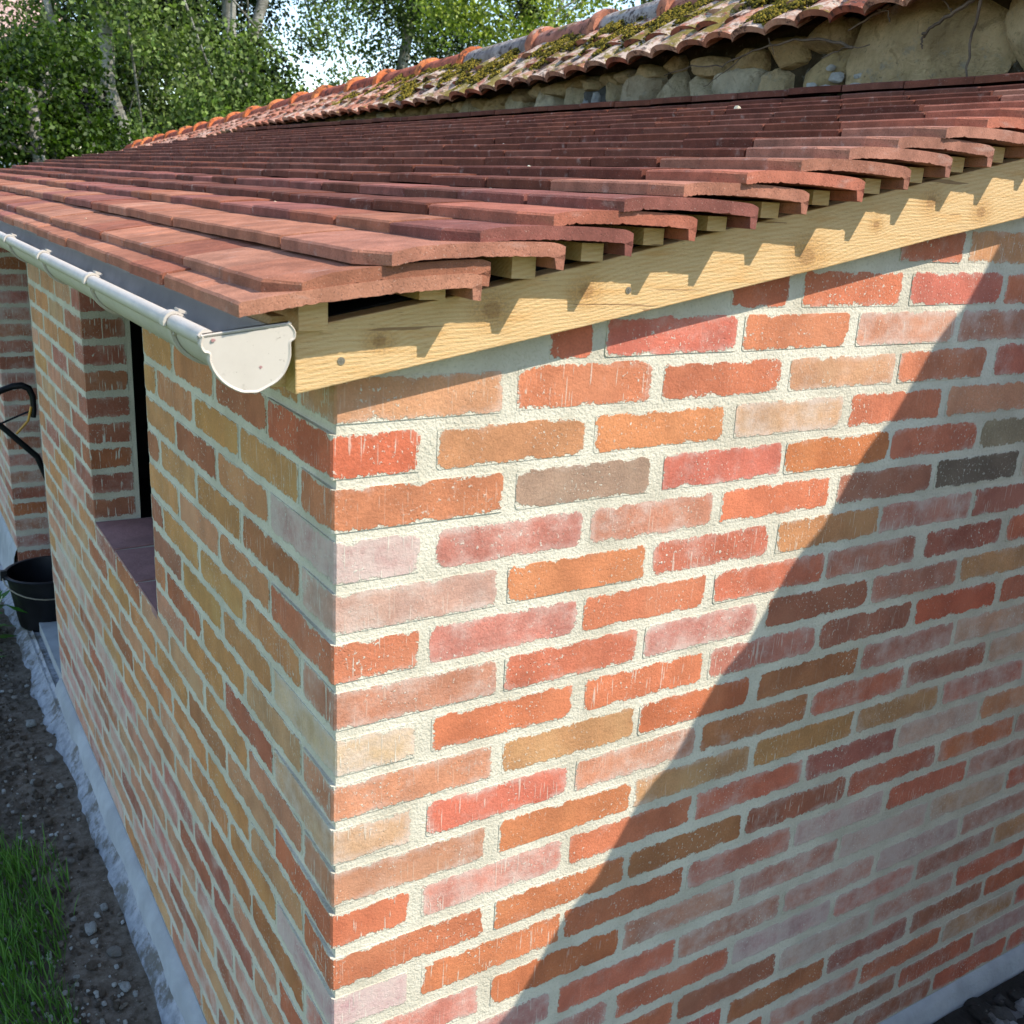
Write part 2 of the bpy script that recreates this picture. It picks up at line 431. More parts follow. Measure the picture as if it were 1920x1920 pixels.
ROWS={-2:'0.894,1.04,r 1.059,1.256,t',-1:'0.565,0.67,r 0.7,0.909,r 0.932,1.157,r 1.171,1.408,r',0:'0.277,0.339,r 0.361,0.58,r 0.595,0.803,o 0.825,1.053,q 1.068,1.293,p',1:'0,0.212,t 0.234,0.439,o 0.461,0.676,r 0.695,0.921,t 0.934,1.151,r 1.179,1.405,r',2:'0,0.104,R 0.127,0.337,T 0.355,0.575,o 0.599,0.816,k 0.836,1.051,r 1.07,1.308,t',3:'0,0.219,o 0.24,0.454,g 0.476,0.698,r 0.709,0.938,O 0.947,1.166,r 1.181,1.404,g',4:'0,0.107,P 0.13,0.345,p 0.36,0.572,p 0.591,0.814,o 0.835,1.061,b 1.075,1.301,G',5:'0,0.218,k 0.235,0.457,o 0.473,0.694,r 0.714,0.943,T 0.951,1.186,p 1.183,1.434,b',6:'0,0.109,o 0.125,0.348,q 0.359,0.576,o 0.596,0.827,r 0.837,1.054,p 1.081,1.294,b 1.316,1.546,r',7:'0,0.224,q 0.238,0.455,r 0.472,0.691,q 0.715,0.947,b 0.957,1.183,p 1.197,1.418,t',8:'0,0.109,K 0.132,0.349,O 0.373,0.589,o 0.604,0.834,p 0.838,1.072,b 1.088,1.318,R 1.336,1.562,r',9:'0,0.225,t 0.242,0.464,T 0.472,0.694,O 0.718,0.949,B 0.961,1.207,p 1.204,1.447,k',10:'0,0.105,k 0.129,0.351,r 0.368,0.593,q 0.606,0.837,B 0.851,1.087,r 1.088,1.324,b 1.338,1.575,k',11:'0,0.219,q 0.243,0.473,o 0.482,0.716,t 0.731,0.966,T 0.966,1.199,t 1.215,1.47,p',12:'0,0.105,R 0.125,0.352,q 0.368,0.6,r 0.612,0.85,r 0.854,1.093,b 1.097,1.339,k 1.345,1.579,t',13:'0,0.224,o 0.244,0.474,O 0.485,0.72,B 0.733,0.973,b 0.986,1.228,r 1.238,1.478,r 1.485,1.747,p',14:'0,0.105,P 0.129,0.359,o 0.368,0.6,B 0.612,0.848,p 0.848,1.09,P 1.107,1.342,r 1.35,1.606,p',15:'0,0.221,q 0.244,0.477,O 0.489,0.725,q 0.738,0.979,p 0.986,1.237,P 1.235,1.49,k 1.497,1.757,r',16:'0.37,0.602,r 0.612,0.846,p 0.859,1.099,q 1.106,1.358,P 1.368,1.621,p',17:'0.487,0.733,r 0.738,0.99,P 0.993,1.233,q 1.235,1.491,p 1.485,1.743,t',18:'0.374,0.615,r 0.616,0.86,b 0.866,1.119,P 1.118,1.378,p 1.367,1.632,r',19:'0.489,0.734,r 0.754,1,B 1,1.249,b 1.248,1.496,b 1.502,1.754,r',20:'0.867,1.111,q 1.115,1.373,r 1.374,1.632,t 1.629,1.892,r',21:'0.991,1.244,b 1.249,1.502,r 1.498,1.771,p',22:'1.126,1.377,b 1.375,1.647,r 1.628,1.892,r'}

# ================================================================== the brick shed
SHED = empty('brick_shed', (0, 0, -1.45), 'small new red and tan brick shed with pale mortar and plain tiled lean-to roof', 'shed')
CH = 0.0628            # course height
BH = 0.0492            # brick height (visible)
YE = 4.75              # far end of the shed
XE = 1.46              # back of the shed
XG = 1.95              # the gable wall runs on past the end of the stone wall
BASE = -1.375
DZ = {n: 0.0 for n in range(-4, 24)}
for n, v in {-2: -.004, -1: -.006, 0: -.002, 13: -.004, 14: -.007, 15: -.013, 16: -.021, 17: -.023, 18: -.029, 19: -.032, 20: -.040, 21: -.043, 22: -.049}.items(): DZ[n] = v
def zb(n): return -(n - 1) * CH + DZ[n] - 0.001

PAL = {'y': (.50, .235, .10), 'z': (.51, .26, .145), 'r': (.48, .125, .07), 'R': (.52, .10, .05), 'o': (.50, .165, .070), 'O': (.46, .135, .045), 't': (.50, .245, .13), 'T': (.48, .245, .105),
       'k': (.49, .305, .20), 'K': (.52, .34, .24), 'g': (.30, .21, .14), 'G': (.17, .13, .085), 'p': (.38, .155, .115), 'P': (.44, .25, .215),
       'q': (.47, .20, .14), 'b': (.27, .095, .06), 'B': (.33, .12, .045)}
EFF = {'p': .55, 'P': .85, 'q': .6, 'k': .65, 'K': .75, 'r': .3, 't': .4, 'b': .3}
def bcol(c, dirty=0.0):
    k = PAL[c]
    mt = (.53, .215, .13) if c in 'rRoOpqbB' else k
    k = tuple((a * .66 + b * .34) * 1.10 for a, b in zip(k, mt))
    k = (k[0] * .95, k[1] * .96, k[2] * .96)
    f = 0.93 + 0.14 * random.random()
    return (k[0] * f * (1 + random.uniform(-.05, .05)), k[1] * f * (1 + random.uniform(-.1, .1)), k[2] * f * (1 + random.uniform(-.1, .1)),
            min(1, EFF.get(c, .12) + dirty + random.uniform(-.12, .12)))

BRICKS = []   # (area, builder, parent key)
def seg_outline(w_, h_, r):
    hw, hh = w_ / 2, h_ / 2
    pts = []
    for cx, cz, a0 in ((hw - r, -hh + r, -90), (hw - r, hh - r, 0), (-hw + r, hh - r, 90), (-hw + r, -hh + r, 180)):
        for k in (0, 45, 90):
            a = math.radians(a0 + k)
            pts.append((cx + r * math.cos(a) + random.uniform(-.0006, .0006), cz + r * math.sin(a) + random.uniform(-.0008, .0008)))
        # a point in the middle of the following edge
        if a0 in (0, 180):
            s_ = 1 if a0 == 0 else -1
            pts.append((random.uniform(-.2, .2) * w_, s_ * (hh + random.uniform(-.0012, .0012))))
    return pts

def brick_panel(s0, s1, z0, z1, frame, code, par, scr=0.0, dirty=0.0, proud=None):
    """a brick whose face lies in a wall plane; frame = (origin, along, outward)"""
    O, S, Nn = frame
    w_, h_ = s1 - s0, z1 - z0
    mb = MB()
    r = random.uniform(.005, .015)
    g = random.uniform(-0.0007, 0.0003) if proud is None else proud
    tilt = random.uniform(-.006, .006)
    ol = seg_outline(w_, h_, 0.004)
    cz = (z0 + z1) / 2; cs = (s0 + s1) / 2
    col = bcol(code, dirty)
    V = [O + S * (cs + u) + Vector((0, 0, cz + v)) + Nn * (g + tilt * v) for u, v in ol] + \
        [O + S * (cs + u * 1.004) + Vector((0, 0, cz + v * 1.02)) - Nn * 0.011 for u, v in ol]
    n = len(ol)
    F = [tuple(range(n))] + [(i, i + n, (i + 1) % n + n, (i + 1) % n) for i in range(n)]
    UV = [ol] + [[ol[i], ol[i], ol[(i + 1) % n], ol[(i + 1) % n]] for i in range(n)]
    mb.add(V, F, col=col, par=(w_ / 2 - .0008, h_ / 2 - .0008, r, scr), uvs=UV)
    ctr = O + S * cs + Vector((0, 0, cz))
    BRICKS.append((ctr, S * w_, h_, mb, par))

def brick_corner(O, A, la, B, lb, z0, z1, code, par, scr=(0, 0), dirty=0.0, jx=None):
    """quoin: face A runs along A (outward -B), face B runs along B (outward -A)"""
    mb = MB()
    pr = 0.0002
    ja = random.uniform(-.0062, .0) if jx is None else jx
    jb = random.uniform(-.0006, .0002)
    c = 0.0025; dd = 0.016
    def P(a, b): return O + A * a + B * b
    foot = [(ja, jb - pr + c), (ja + c, -pr + jb), (la, -pr + random.uniform(-.0006, .0003)), (la, dd), (dd, dd), (dd, lb), (ja * .4 - pr * .4, lb)]
    foot[0] = (ja - pr * 0.5, jb - pr + c)
    top = z1 + random.uniform(-.001, .001)
    V = [P(*f) + Vector((0, 0, z0)) for f in foot] + [P(*f) + Vector((0, 0, top)) for f in foot]
    n = 7
    F = [(0, 1, 8, 7), (1, 2, 9, 8), (2, 3, 10, 9), (3, 4, 11, 10), (4, 5, 12, 11), (5, 6, 13, 12), (6, 0, 7, 13), tuple(range(6, -1, -1)), tuple(range(7, 14))]
    hh = (z1 - z0) / 2
    wa = la + 0.012; wb = lb + 0.012
    uv = [[(-wa / 2 + .012, -hh), (-wa / 2 + .012, -hh), (-wa / 2 + .012, hh), (-wa / 2 + .012, hh)],
          [(-wa / 2 + .012, -hh), (wa / 2, -hh), (wa / 2, hh), (-wa / 2 + .012, hh)]] + [[(wa, hh)] * 4] * 4 + \
         [[(wb / 2, -hh), (-wb / 2 + .012, -hh), (-wb / 2 + .012, hh), (wb / 2, hh)], [(wa, hh)] * 7, [(wa, hh)] * 7]
    r = random.uniform(.004, .010)
    pa = (wa / 2 - .001, hh - .001, r, scr[0]); pb = (wb / 2 - .001, hh - .001, r, scr[1])
    mb.add(V, F, col=bcol(code, dirty), par=[pa, pa, pa, pa, pa, pa, pb, pa, pa], uvs=uv)
    BRICKS.append((O + A * la / 2 + Vector((0, 0, (z0 + z1) / 2)), A * la, z1 - z0, mb, par))
    BRICKS[-1] = BRICKS[-1] + (B * lb,)

X_, Y_ = Vector((1, 0, 0)), Vector((0, 1, 0))
F_GABLE = (Vector((0, 0, 0)), X_, -Y_)
# side wall runs along -Y seen from outside; use s = -y
F_SIDE = (Vector((0, 0, 0)), -Y_, -X_)
mats_cycle = 'rropqtbprqkbrpt'
ROWT = {n: [(float(a), float(b), c) for a, b, c in (t.split(',') for t in v.split(' '))] for n, v in ROWS.items()}
SIDE = {1: 'GtTtTk', 2: 'BbTTtkkt', 3: 'TTbTTtk'}
random.seed(21)
def side_code(n, y):
    r = random.random()
    if n <= 9: s = 'yyByzzbyyy' if y < 1.6 else 'zzyzbyzz'
    elif n <= 15: s = 'yByzbzyyzy' if y < 1.6 else 'zzyzqkz'
    else: s = 'qbzpBzyqzb'
    return random.choice(s)
WY0, WY1, WZ0 = 0.905, 1.53, -0.578       # window opening
DY0, DY1 = 2.36, 3.35                      # doorway
def boardz(x): return 0.052 + 0.178 * x

for n in range(-3, 23):
    z0 = zb(n); z1 = z0 + BH + 0.001
    if n >= 14: z1 += min(.0015, (DZ[n - 1] - DZ[n]) * .4)
    odd = (n % 2 == 1)
    # --- gable
    lst = list(ROWT.get(n, []))
    if not lst:
        x = 1.0 if n < 0 else (0.12 if not odd else 0.235)
        while x < 1.4: lst.append((x, x + .22, random.choice(mats_cycle))); x += .236
        if n == -3: lst = [(1.27, 1.46, 'r')]
    if n >= 14:
        # fill the part below the frame
        first = min(a for a, b, c in lst)
        x = first - 0.02
        while x > 0.3:
            lst.append((x - .222, x, random.choice(mats_cycle))); x -= .24
        if x > 0.12 and not any(a < .01 for a, b, c in lst):
            lst.append((0.0, x, random.choice('orq')))
    lst.sort()
    if lst[0][0] > 0.01 and n >= 1:
        if lst[0][0] < .2: lst.insert(0, (0.0, lst[0][0] - .018, 'r'))
        else: lst.insert(0, (0.0, .21, 'o'))
    last = max(b for a, b, c in lst)
    x = last + 0.018
    while x < XG - .05:
        lst.append((x, x + .218, random.choice(mats_cycle))); x += .236
    # merge clashes
    fixed = []
    for a, b, c in sorted(lst):
        if a > XG - .03: continue
        b = min(b, XG)
        if fixed and a < fixed[-1][1] + .008:
            a2 = fixed[-1][1] + .012
            a = a2
            if b - a < .03: continue
        fixed.append((a, b, c))
    for i, (a, b, c) in enumerate(fixed):
        low = 0.0
        if a > .5 and n > 9: low = .12
        if a > .7 and n > 14: low = .2
        if i == 0 and n >= 1:
            lb = 0.105 if (b - a) > .15 else 0.22
            code = c
            brick_corner(Vector((0, 0, 0)), X_, b, Y_, lb, z0, z1, code, 'gable', scr=(random.uniform(.35, .95) if b < .15 else 0.2, .9 if lb < .15 else .3), dirty=low)
        else:
            if boardz(min(1.45, (a + b) / 2)) + .03 < z0: continue
            zt = z1
            if n == 1 : zt = z1 + random.uniform(-.004, .006)
            brick_panel(a - .001, b + .001, z0, zt, F_GABLE, c, 'gable', scr=random.choice((0, 0, 0, .1, .25, .5)), dirty=low)
    # --- side wall
    if n < 0: continue
    start = 0.105 if (fixed[0][1] > .15 or n == 0) else 0.22
    y = start + 0.013
    if n == 0:
        y = 0.02
    segs = []
    k = 0
    while y < YE:
        L = 0.2225 + random.uniform(-.003, .003)
        segs.append((y, y + L)); y += 0.2355
        k += 1
    inwin = z1 > WZ0 + .003
    indoor = True
    for (a, b) in segs:
        parts = [(a, b)]
        holes = [(DY0, DY1)] + ([(WY0, WY1)] if inwin else [])
        for h0, h1 in holes:
            np_ = []
            for (p0, p1) in parts:
                if p1 <= h0 or p0 >= h1: np_.append((p0, p1))
                else:
                    if p0 < h0 - .03: np_.append((p0, h0))
                    if p1 > h1 + .03: np_.append((max(p0, h1), p1))
            parts = np_
        # room for the quoins on the far jambs
        for (p0, p1) in parts:
            q = 0.10 if (n % 2 == 0) else 0.215
            if abs(p0 - WY1) < .236 and inwin and p0 >= WY1 - .001:
                if p0 < WY1 + q + .012: p0 = WY1 + q + .013
            if p0 >= DY1 - .001 and p0 < DY1 + q + .012: p0 = DY1 + q + .013
            if p1 - p0 < .03 or p1 > YE + .01: 
                if p0 > YE - .03: continue
                p1 = min(p1, YE)
                if p1 - p0 < .03: continue
            mid = (p0 + p1) / 2
            d_ = .14 if mid > 1.4 else -.1
            d_ += .06 if n > 9 else 0
            d_ += .14 if n > 14 else 0
            brick_panel(-p1 , -p0, z0, z1, F_SIDE, side_code(n, mid), 'side', scr=random.choice((0, 0, .2, .5)), dirty=d_)
    q = 0.10 if (n % 2 == 0) else 0.215
    if inwin:
        brick_corner(Vector((0, WY1, 0)), X_, .098, Y_, q, z0, z1, random.choice('bBbb'), 'side', scr=(1.0, .2), jx=0.0)
    brick_corner(Vector((0, DY1, 0)), X_, .125, Y_, q, z0, z1, random.choice('bbpB'), 'side', scr=(.6, .2), jx=0.0, dirty=.1)

# --- wall bodies (the pale mortar the bricks are bedded in)
mw = 0.0009
mb = MB()
T = 0.11
def roofz(x): return 0.118 + 0.2085 * x
poly = [(mw, BASE), (XG, BASE), (XG, roofz(XE) - .03), (XE, roofz(XE) - .012), (mw, roofz(0) - .012)]
mb.prism(poly, 'y', T, mw)
GW = mb.build('gable_wall', M['mortar'], SHED)
mb = MB()
zt = 0.075
mb.box((mw, T, BASE), (T, WY0, zt))
mb.box((mw, WY0, BASE), (T, WY1 , WZ0 - .016))
mb.box((mw, WY1 + mw, BASE), (T, DY0, zt))
mb.box((mw, DY1 + mw, BASE), (T, YE, zt)); mb.box((T, DY1 + mw, BASE), (T + .034, DY1 + .30, zt))
mb.box((mw, WY0, 0.05), (T, WY1 + mw, zt)); mb.box((mw, DY0, 0.06), (T, DY1 + mw, zt))
SW = mb.build('side_wall', M['mortar'], SHED)
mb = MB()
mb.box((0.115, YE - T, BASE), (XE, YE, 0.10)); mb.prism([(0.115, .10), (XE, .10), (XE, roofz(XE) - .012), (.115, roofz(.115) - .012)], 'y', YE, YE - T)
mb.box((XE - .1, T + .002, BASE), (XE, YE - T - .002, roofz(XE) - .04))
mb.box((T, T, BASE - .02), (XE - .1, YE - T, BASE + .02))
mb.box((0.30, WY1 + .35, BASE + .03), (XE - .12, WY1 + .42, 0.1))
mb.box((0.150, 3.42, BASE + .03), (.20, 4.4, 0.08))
mb.build('inner_walls', M['darkin'], SHED)  # near-black colour stands in for the shade inside the shed

# --- rank bricks by their size in the picture: the largest 300 are objects, the rest one mesh
def parea(b):
    ctr, dv, h_ = b[0], b[1], b[2]
    c0 = pxy(ctr)
    if c0 is None: return 0
    def ar(dvec):
        a_, b_ = pxy(ctr - dvec / 2), pxy(ctr + dvec / 2)
        t_, u_ = pxy(ctr + Vector((0, 0, h_ / 2))), pxy(ctr - Vector((0, 0, h_ / 2)))
        if None in (a_, b_, t_, u_): return 0
        return abs((b_[0] - a_[0]) * (t_[1] - u_[1]) - (b_[1] - a_[1]) * (t_[0] - u_[0]))
    v = ar(dv)
    x, y_ = c0
    if x < -60 or x > 2030 or y_ < -60 or y_ > 2010: v *= 0.001
    return v
BRICKS.sort(key=parea, reverse=True)
rest = {'gable': MB(), 'side': MB()}
par_o = {'gable': GW, 'side': SW}
for i, b in enumerate(BRICKS):
    if i < 296: b[3].build('brick', M['brick'], par_o[b[4]])
    else: rest[b[4]].merge(b[3])
for k, m_ in rest.items():
    if m_.v: tag(m_.build('outlying_bricks', M['brick'], par_o[k]), kind='stuff')

# --- window sill tiles, in purple clay with pale joints
random.seed(5)
ys = [WY0 - .0, 1.085, 1.305, WY1]
mb = MB(); mb.box((0.004, WY0, WZ0 - .018), (T + .03, WY1, WZ0 + .001))
SILL = mb.build('window_sill', M['mortar'], SHED)
for a, b in zip(ys[:-1], ys[1:]):
    t = MB()
    t.prism([(0.000, a + .007), (T + .02, a + .013), (T + .022, b - .014), (0.001, b - .005)], 'z', WZ0 - .012, WZ0 + .005)
    t.build('sill_tile', M['sill'], SILL)

# --- plinth of cement render and a rough concrete footing beside it
def strip(y0, y1, n_, prof, name, mat, parent=None, jit=0.004, axis='y', seed=1):
    """sweep a jittered (x,z) profile along y (or (y,z) along x)"""
    m_ = MB(); V = []; F = []
    k = len(prof)
    for i in range(n_ + 1):
        t = y0 + (y1 - y0) * i / n_
        for j, (a, z) in enumerate(prof):
            q = mnoise.noise(Vector((t * 7 + seed, j * 3.1, seed))) * jit + mnoise.noise(Vector((t * 29, j * 1.7, seed + 5))) * jit * .45
            q2 = mnoise.noise(Vector((t * 9 + 50, j * 2.3, seed))) * jit
            inner = 0 if j == 0 else 1
            V.append((a + q * inner, t, z + q2 * inner) if axis == 'y' else (t, a + q * inner, z + q2 * inner))
    for i in range(n_):
        for j in range(k - 1):
            f = (i * k + j, i * k + j + 1, (i + 1) * k + j + 1, (i + 1) * k + j)
            F.append(f if axis == 'y' else f[::-1])
    m_.add(V, F)
    o = m_.build(name, mat, parent, smooth=True)
    return o
PL = MB()
PL.box((.004, .004, -1.6), (XE, YE, BASE - .0005)); PL.box((XE, .0045, -1.6), (XG, .11, BASE - .0005))
pl = PL.build('plinth', M['render'], SHED)
strip(-0.03, DY0, 70, [(.0, BASE + .004), (-.006, BASE + .001), (-.019, BASE - .014), (-.027, BASE - .06), (-.040, BASE - .10), (-.055, BASE - .16)], 'plinth_render', M['render'], SHED, .004)
strip(DY1, YE, 40, [(.0, BASE + .135), (-.006, BASE + .13), (-.014, BASE + .10), (-.024, BASE - .0), (-.040, BASE - .08), (-.055, BASE - .16)], 'plinth_render', M['render'], SHED, .004, seed=4)
strip(-0.03, XG, 60, [(.0, BASE + .004), (-.006, BASE + .001), (-.016, BASE - .014), (-.026, BASE - .045), (-.05, BASE - .075), (-.08, BASE - .13)], 'plinth_render', M['render'], SHED, .006, axis='x', seed=9)

# --- roof: black underlay added to block light, battens, tiles
mb = MB()
mb.prism([(-.055, roofz(-.055) - .012), (XE + .01, roofz(XE + .01) - .012), (XE + .01, roofz(XE + .01)), (-.055, roofz(-.055))], 'y', YE - .02, 0.004)
ROOF = mb.build('roof', M['black'], SHED)
def row_geo(k):
    T_ = {1: (-.127, .126, .134, .170), 2: (-.095, .144, .143, .184), 3: (-.004, .173, .233, .202), 4: (.096, .196, .327, .217), 5: (.187, .216, .42, .236),
          6: (.277, .235, .512, .253), 7: (.365, .255, .600, .273)}
    if k in T_: return T_[k]
    return (.455 + .0897 * (k - 8), .273 + .0192 * (k - 8), .455 + .0897 * (k - 8) + .238, .2915 + .0194 * (k - 8))
NR = 19
def tile_mesh(Wd, L, rise, cl0, cl1, rough, top_row=False):
    """plain clay tile: x uphill from its lower front edge, y across, z up from the front bottom edge; nib below the upper end"""
    th = 0.0142
    ys_ = [0, max(cl0, .003), Wd / 2, Wd - max(cl1, .003), Wd]
    fx = [cl0, 0, 0, 0, cl1]
    ns = 56 if rough else 5
    ts = [0, .0028 / L] + [i / (ns - 1) for i in range(1, ns)]
    if not rough: ts = [0, .0028 / L, .12, .28, .5, .75, .92, 1.0]
    m_ = MB(); V = []; F = []
    def zt(t, y): 
        c = 0.0046 * 4 * t * (1 - t) + 0.0006 * (1 - (2 * y / Wd - 1) ** 2)
        dr = -.0035 * max(0, (t - .93) / .07) ** 2
        return th + (rise - th) * t + c + dr - (.0022 if t == 0 else 0)
    for t in ts:
        for j in range(5):
            x = fx[j] * (1 - min(1, t * 4)) + L * t if t < .25 else L * t
            V.append((x, ys_[j], zt(t, ys_[j])))
    nt = len(V)
    for t in ts:
        for j in range(5):
            x = fx[j] * (1 - min(1, t * 4)) + L * t if t < .25 else L * t
            jag = (random.uniform(-.0004, .0006) + (.0014 if random.random() < .05 else 0)) if rough and j == 0 else 0
            thk = .0138 + (0.0015 * t if rough else 0)
            V.append((x, ys_[j], zt(max(t, 1e-6), ys_[j]) - thk + jag))
    n5 = 5
    for i in range(len(ts) - 1):
        for j in range(4):
            a = i * n5 + j
            F.append((a, a + n5, a + n5 + 1, a + 1))
            F.append((nt + a, nt + a + 1, nt + a + n5 + 1, nt + a + n5))
        a = i * n5
        F.append((a, nt + a, nt + a + n5, a + n5))
        a = i * n5 + 4
        F.append((a, a + n5, nt + a + n5, nt + a))
    for j in range(4):
        F.append((j, j + 1, nt + j + 1, nt + j))
        a = (len(ts) - 1) * n5 + j
        F.append((a, nt + a, nt + a + 1, a + 1))
    m_.add(V, F)
    zu = zt(1, 0) - .0138
    n0, n1 = 0.0, Wd
    j1 = random.uniform(-.0012, .0012)
    nb = .0105 + random.uniform(-.001, .001)
    m_.add([(L - .0125 + j1, n0, zu + .002), (L, n0, zu + .006), (L, n1, zu + .006), (L - .012, n1, zu + .002), (L - .0105, n0, zu - nb), (L - .001, n0, zu - nb - .001), (L - .001, n1, zu - nb), (L - .0105, n1, zu - nb)],
           [(0, 1, 2, 3), (4, 7, 6, 5), (0, 4, 5, 1), (1, 5, 6, 2), (2, 6, 7, 3), (3, 7, 4, 0)])
    return m_
TILES = []
random.seed(33)
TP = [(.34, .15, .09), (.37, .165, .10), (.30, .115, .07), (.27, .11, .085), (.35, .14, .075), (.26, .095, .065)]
TP_SHADE = [(.155, .056, .036), (.17, .062, .038), (.14, .050, .034), (.175, .072, .050)]  # upper courses: shade on their front edges put into the colour
for k in range(1, NR + 1):
    xf, zf, xh, ztp = row_geo(k)
    L = xh - xf
    if k == NR: zf += .012; ztp += .018
    if k > 2: zf += .0012
    var = [(.1575, tile_mesh(.1565, L, ztp - zf, .0015, .002, False)), (.162, tile_mesh(.161, L, ztp - zf, .002, .003, False)), (.166, tile_mesh(.165, L, ztp - zf, .0025, .0015, False))]
    meshes = [v[1].mesh('tile', M['tile']) for v in var]
    verge_w = .160 if k % 2 == 0 else .240
    if k == 1: verge_w = .13
    y = -.08
    jy = random.uniform(-.006, .004)
    first = True
    while y < YE + .06:
        if first:
            mbt = tile_mesh(verge_w - .002, L, ztp - zf, .030 if k > 1 else .001, .004, True); me = mbt.mesh('tile', M['tile']); wd = verge_w
            yy = y + jy * .9; 
        else:
            q = random.randrange(3); wd, mbt = var[q]; me = meshes[q]; yy = y
        pal = TP if (k <= 4) else TP_SHADE
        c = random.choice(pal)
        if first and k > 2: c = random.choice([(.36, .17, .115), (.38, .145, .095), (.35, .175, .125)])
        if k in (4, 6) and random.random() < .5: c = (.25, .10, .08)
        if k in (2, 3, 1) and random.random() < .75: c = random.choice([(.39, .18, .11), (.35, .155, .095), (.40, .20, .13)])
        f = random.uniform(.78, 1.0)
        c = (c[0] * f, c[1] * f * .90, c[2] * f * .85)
        dz = random.uniform(-.0010, .0018) if not first else 0
        loc = Vector((xf + random.uniform(-.0022, .0022), yy, zf + dz))
        rx = random.uniform(-.004, .004) if not first else random.uniform(-.003, .003)
        rz = random.uniform(-.005, .005)
        ry = random.uniform(-.003, .003)
        TILES.append((loc, (rx, ry, rz), me, mbt, c, Vector((0, wd, 0)), L, k))
        y += wd + random.uniform(-.0005, .0015); first = False
def tarea(t):
    loc, wv = t[0], t[5]
    a_, b_, c_ = pxy(loc), pxy(loc + wv), pxy(loc + Vector((.09, 0, .019)))
    d_ = pxy(loc + Vector((0, 0, .014)))
    if None in (a_, b_, c_, d_): return 0
    A1 = abs((b_[0] - a_[0]) * (c_[1] - a_[1]) - (b_[1] - a_[1]) * (c_[0] - a_[0])) + abs((b_[0] - a_[0]) * (d_[1] - a_[1]) - (b_[1] - a_[1]) * (d_[0] - a_[0]))
    x, y_ = a_
    if (x < -80 and b_[0] < -80) or x > 2100 or y_ < -50: A1 *= .001
    return A1
TILES.sort(key=tarea, reverse=True)
far = MB()
for i, (loc, rot, me, mbt, c, wv, L, k) in enumerate(TILES):
    if i < 298:
        o = bpy.data.objects.new('tile', me)
        place(o, ROOF, loc)
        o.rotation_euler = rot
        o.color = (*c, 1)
    else:
        Rm = Matrix.Rotation(rot[2], 3, 'Z') @ Matrix.Rotation(rot[1], 3, 'Y') @ Matrix.Rotation(rot[0], 3, 'X')
        q = MB(); q.merge(mbt)
        q.v = [tuple(Rm @ Vector(v) + loc) for v in q.v]; q.col = [(*c, 0)] * len(q.col)
        far.merge(q)
tag(far.build('outlying_tiles', M['tilef'], ROOF), kind='stuff')
for k in range(1, NR + 1):
    xf, zf, xh, ztp = row_geo(k)
    if k == 1: xb = -.058
    elif k == 2: xb = .075
    else: xb = xh - .048
    if k == 1: z0, z1 = .108, .136
    else:
        z0 = roofz(xb + .015) + .001; z1 = min(ztp - .0165, z0 + .030)
    mb = MB()
    mb.box((xb, -.046 + random.uniform(-.006, .006), z0), (xb + .031, YE - .02, z1))
    mb.build('batten', M['wood'], ROOF)

# --- barge board with its screws, fascia board
mb = MB()
xs = [-.058, .1, .3, .5, .7, .9, 1.1, 1.3, XE]
lo = [.0415, .069, .1035, .140, .1755, .2145, .250, .288, .316]
hi = [.108, .136, .176, .219, .258, .300, .341, .382, .415]
poly = list(zip(xs, lo)) + list(zip(xs[::-1], hi[::-1]))
mb.prism(poly, 'y', -.003, -.033)
BB = mb.build('barge_board', M['wood'], SHED)
bv = BB.modifiers.new('soft_edges', 'BEVEL'); bv.width = .0016; bv.segments = 2; bv.limit_method = 'ANGLE'
for sx_, sz_ in ((-.008, .0745), (.362, .146)):
    s_ = MB(); rr_ = .0042
    V = [(sx_ + rr_ * math.cos(a), -.0338, sz_ + rr_ * math.sin(a)) for a in [i * math.pi / 8 for i in range(16)]]
    V2 = [(x, -.032, z) for x, y, z in V]
    s_.add(V + V2, [tuple(range(16))] + [(i, i + 16, (i + 1) % 16 + 16, (i + 1) % 16) for i in range(16)])
    s_.box((sx_ - .0022, -.0342, sz_ - .0005), (sx_ + .0022, -.0337, sz_ + .0005)); s_.box((sx_ - .0005, -.0343, sz_ - .0022), (sx_ + .0005, -.0337, sz_ + .0022))
    s_.build('screw', M['steel'], BB)
mb = MB(); mb.box((-.0728, -.004, .0445), (-.0545, YE, .118))
FB = mb.build('fascia_board', M['wood'], SHED)
bv = FB.modifiers.new('soft_edges', 'BEVEL'); bv.width = .0015; bv.segments = 2

# --- gutter: trough, front bead, end cap, brackets
GC = Vector((-.1140, 0, .1035)); GR = .0405
def arc(R, a0, a1, n_): return [(GC.x + R * math.cos(math.radians(a0 + (a1 - a0) * i / n_)), GC.z + R * math.sin(math.radians(a0 + (a1 - a0) * i / n_))) for i in range(n_ + 1)]
mb = MB()
out_ = arc(GR, 180, 368, 22); in_ = arc(GR - .0016, 368, 180, 22)
mb.prism(out_ + in_, 'y', YE + .05, -.0585)
tr = MB(); 
bead = [(GC.x - GR + .0005 + .0088 * math.cos(a), GC.z + .0015 + .0088 * math.sin(a)) for a in [i * math.pi / 9 for i in range(18)]]
GUT = mb.build('gutter', M['gutter'], SHED)
smooth_by_angle(GUT, 40)
mb = MB(); mb.prism(bead, 'y', YE + .05, -.0585); smooth_by_angle(mb.build('bead', M['gutter'], GUT), 40)
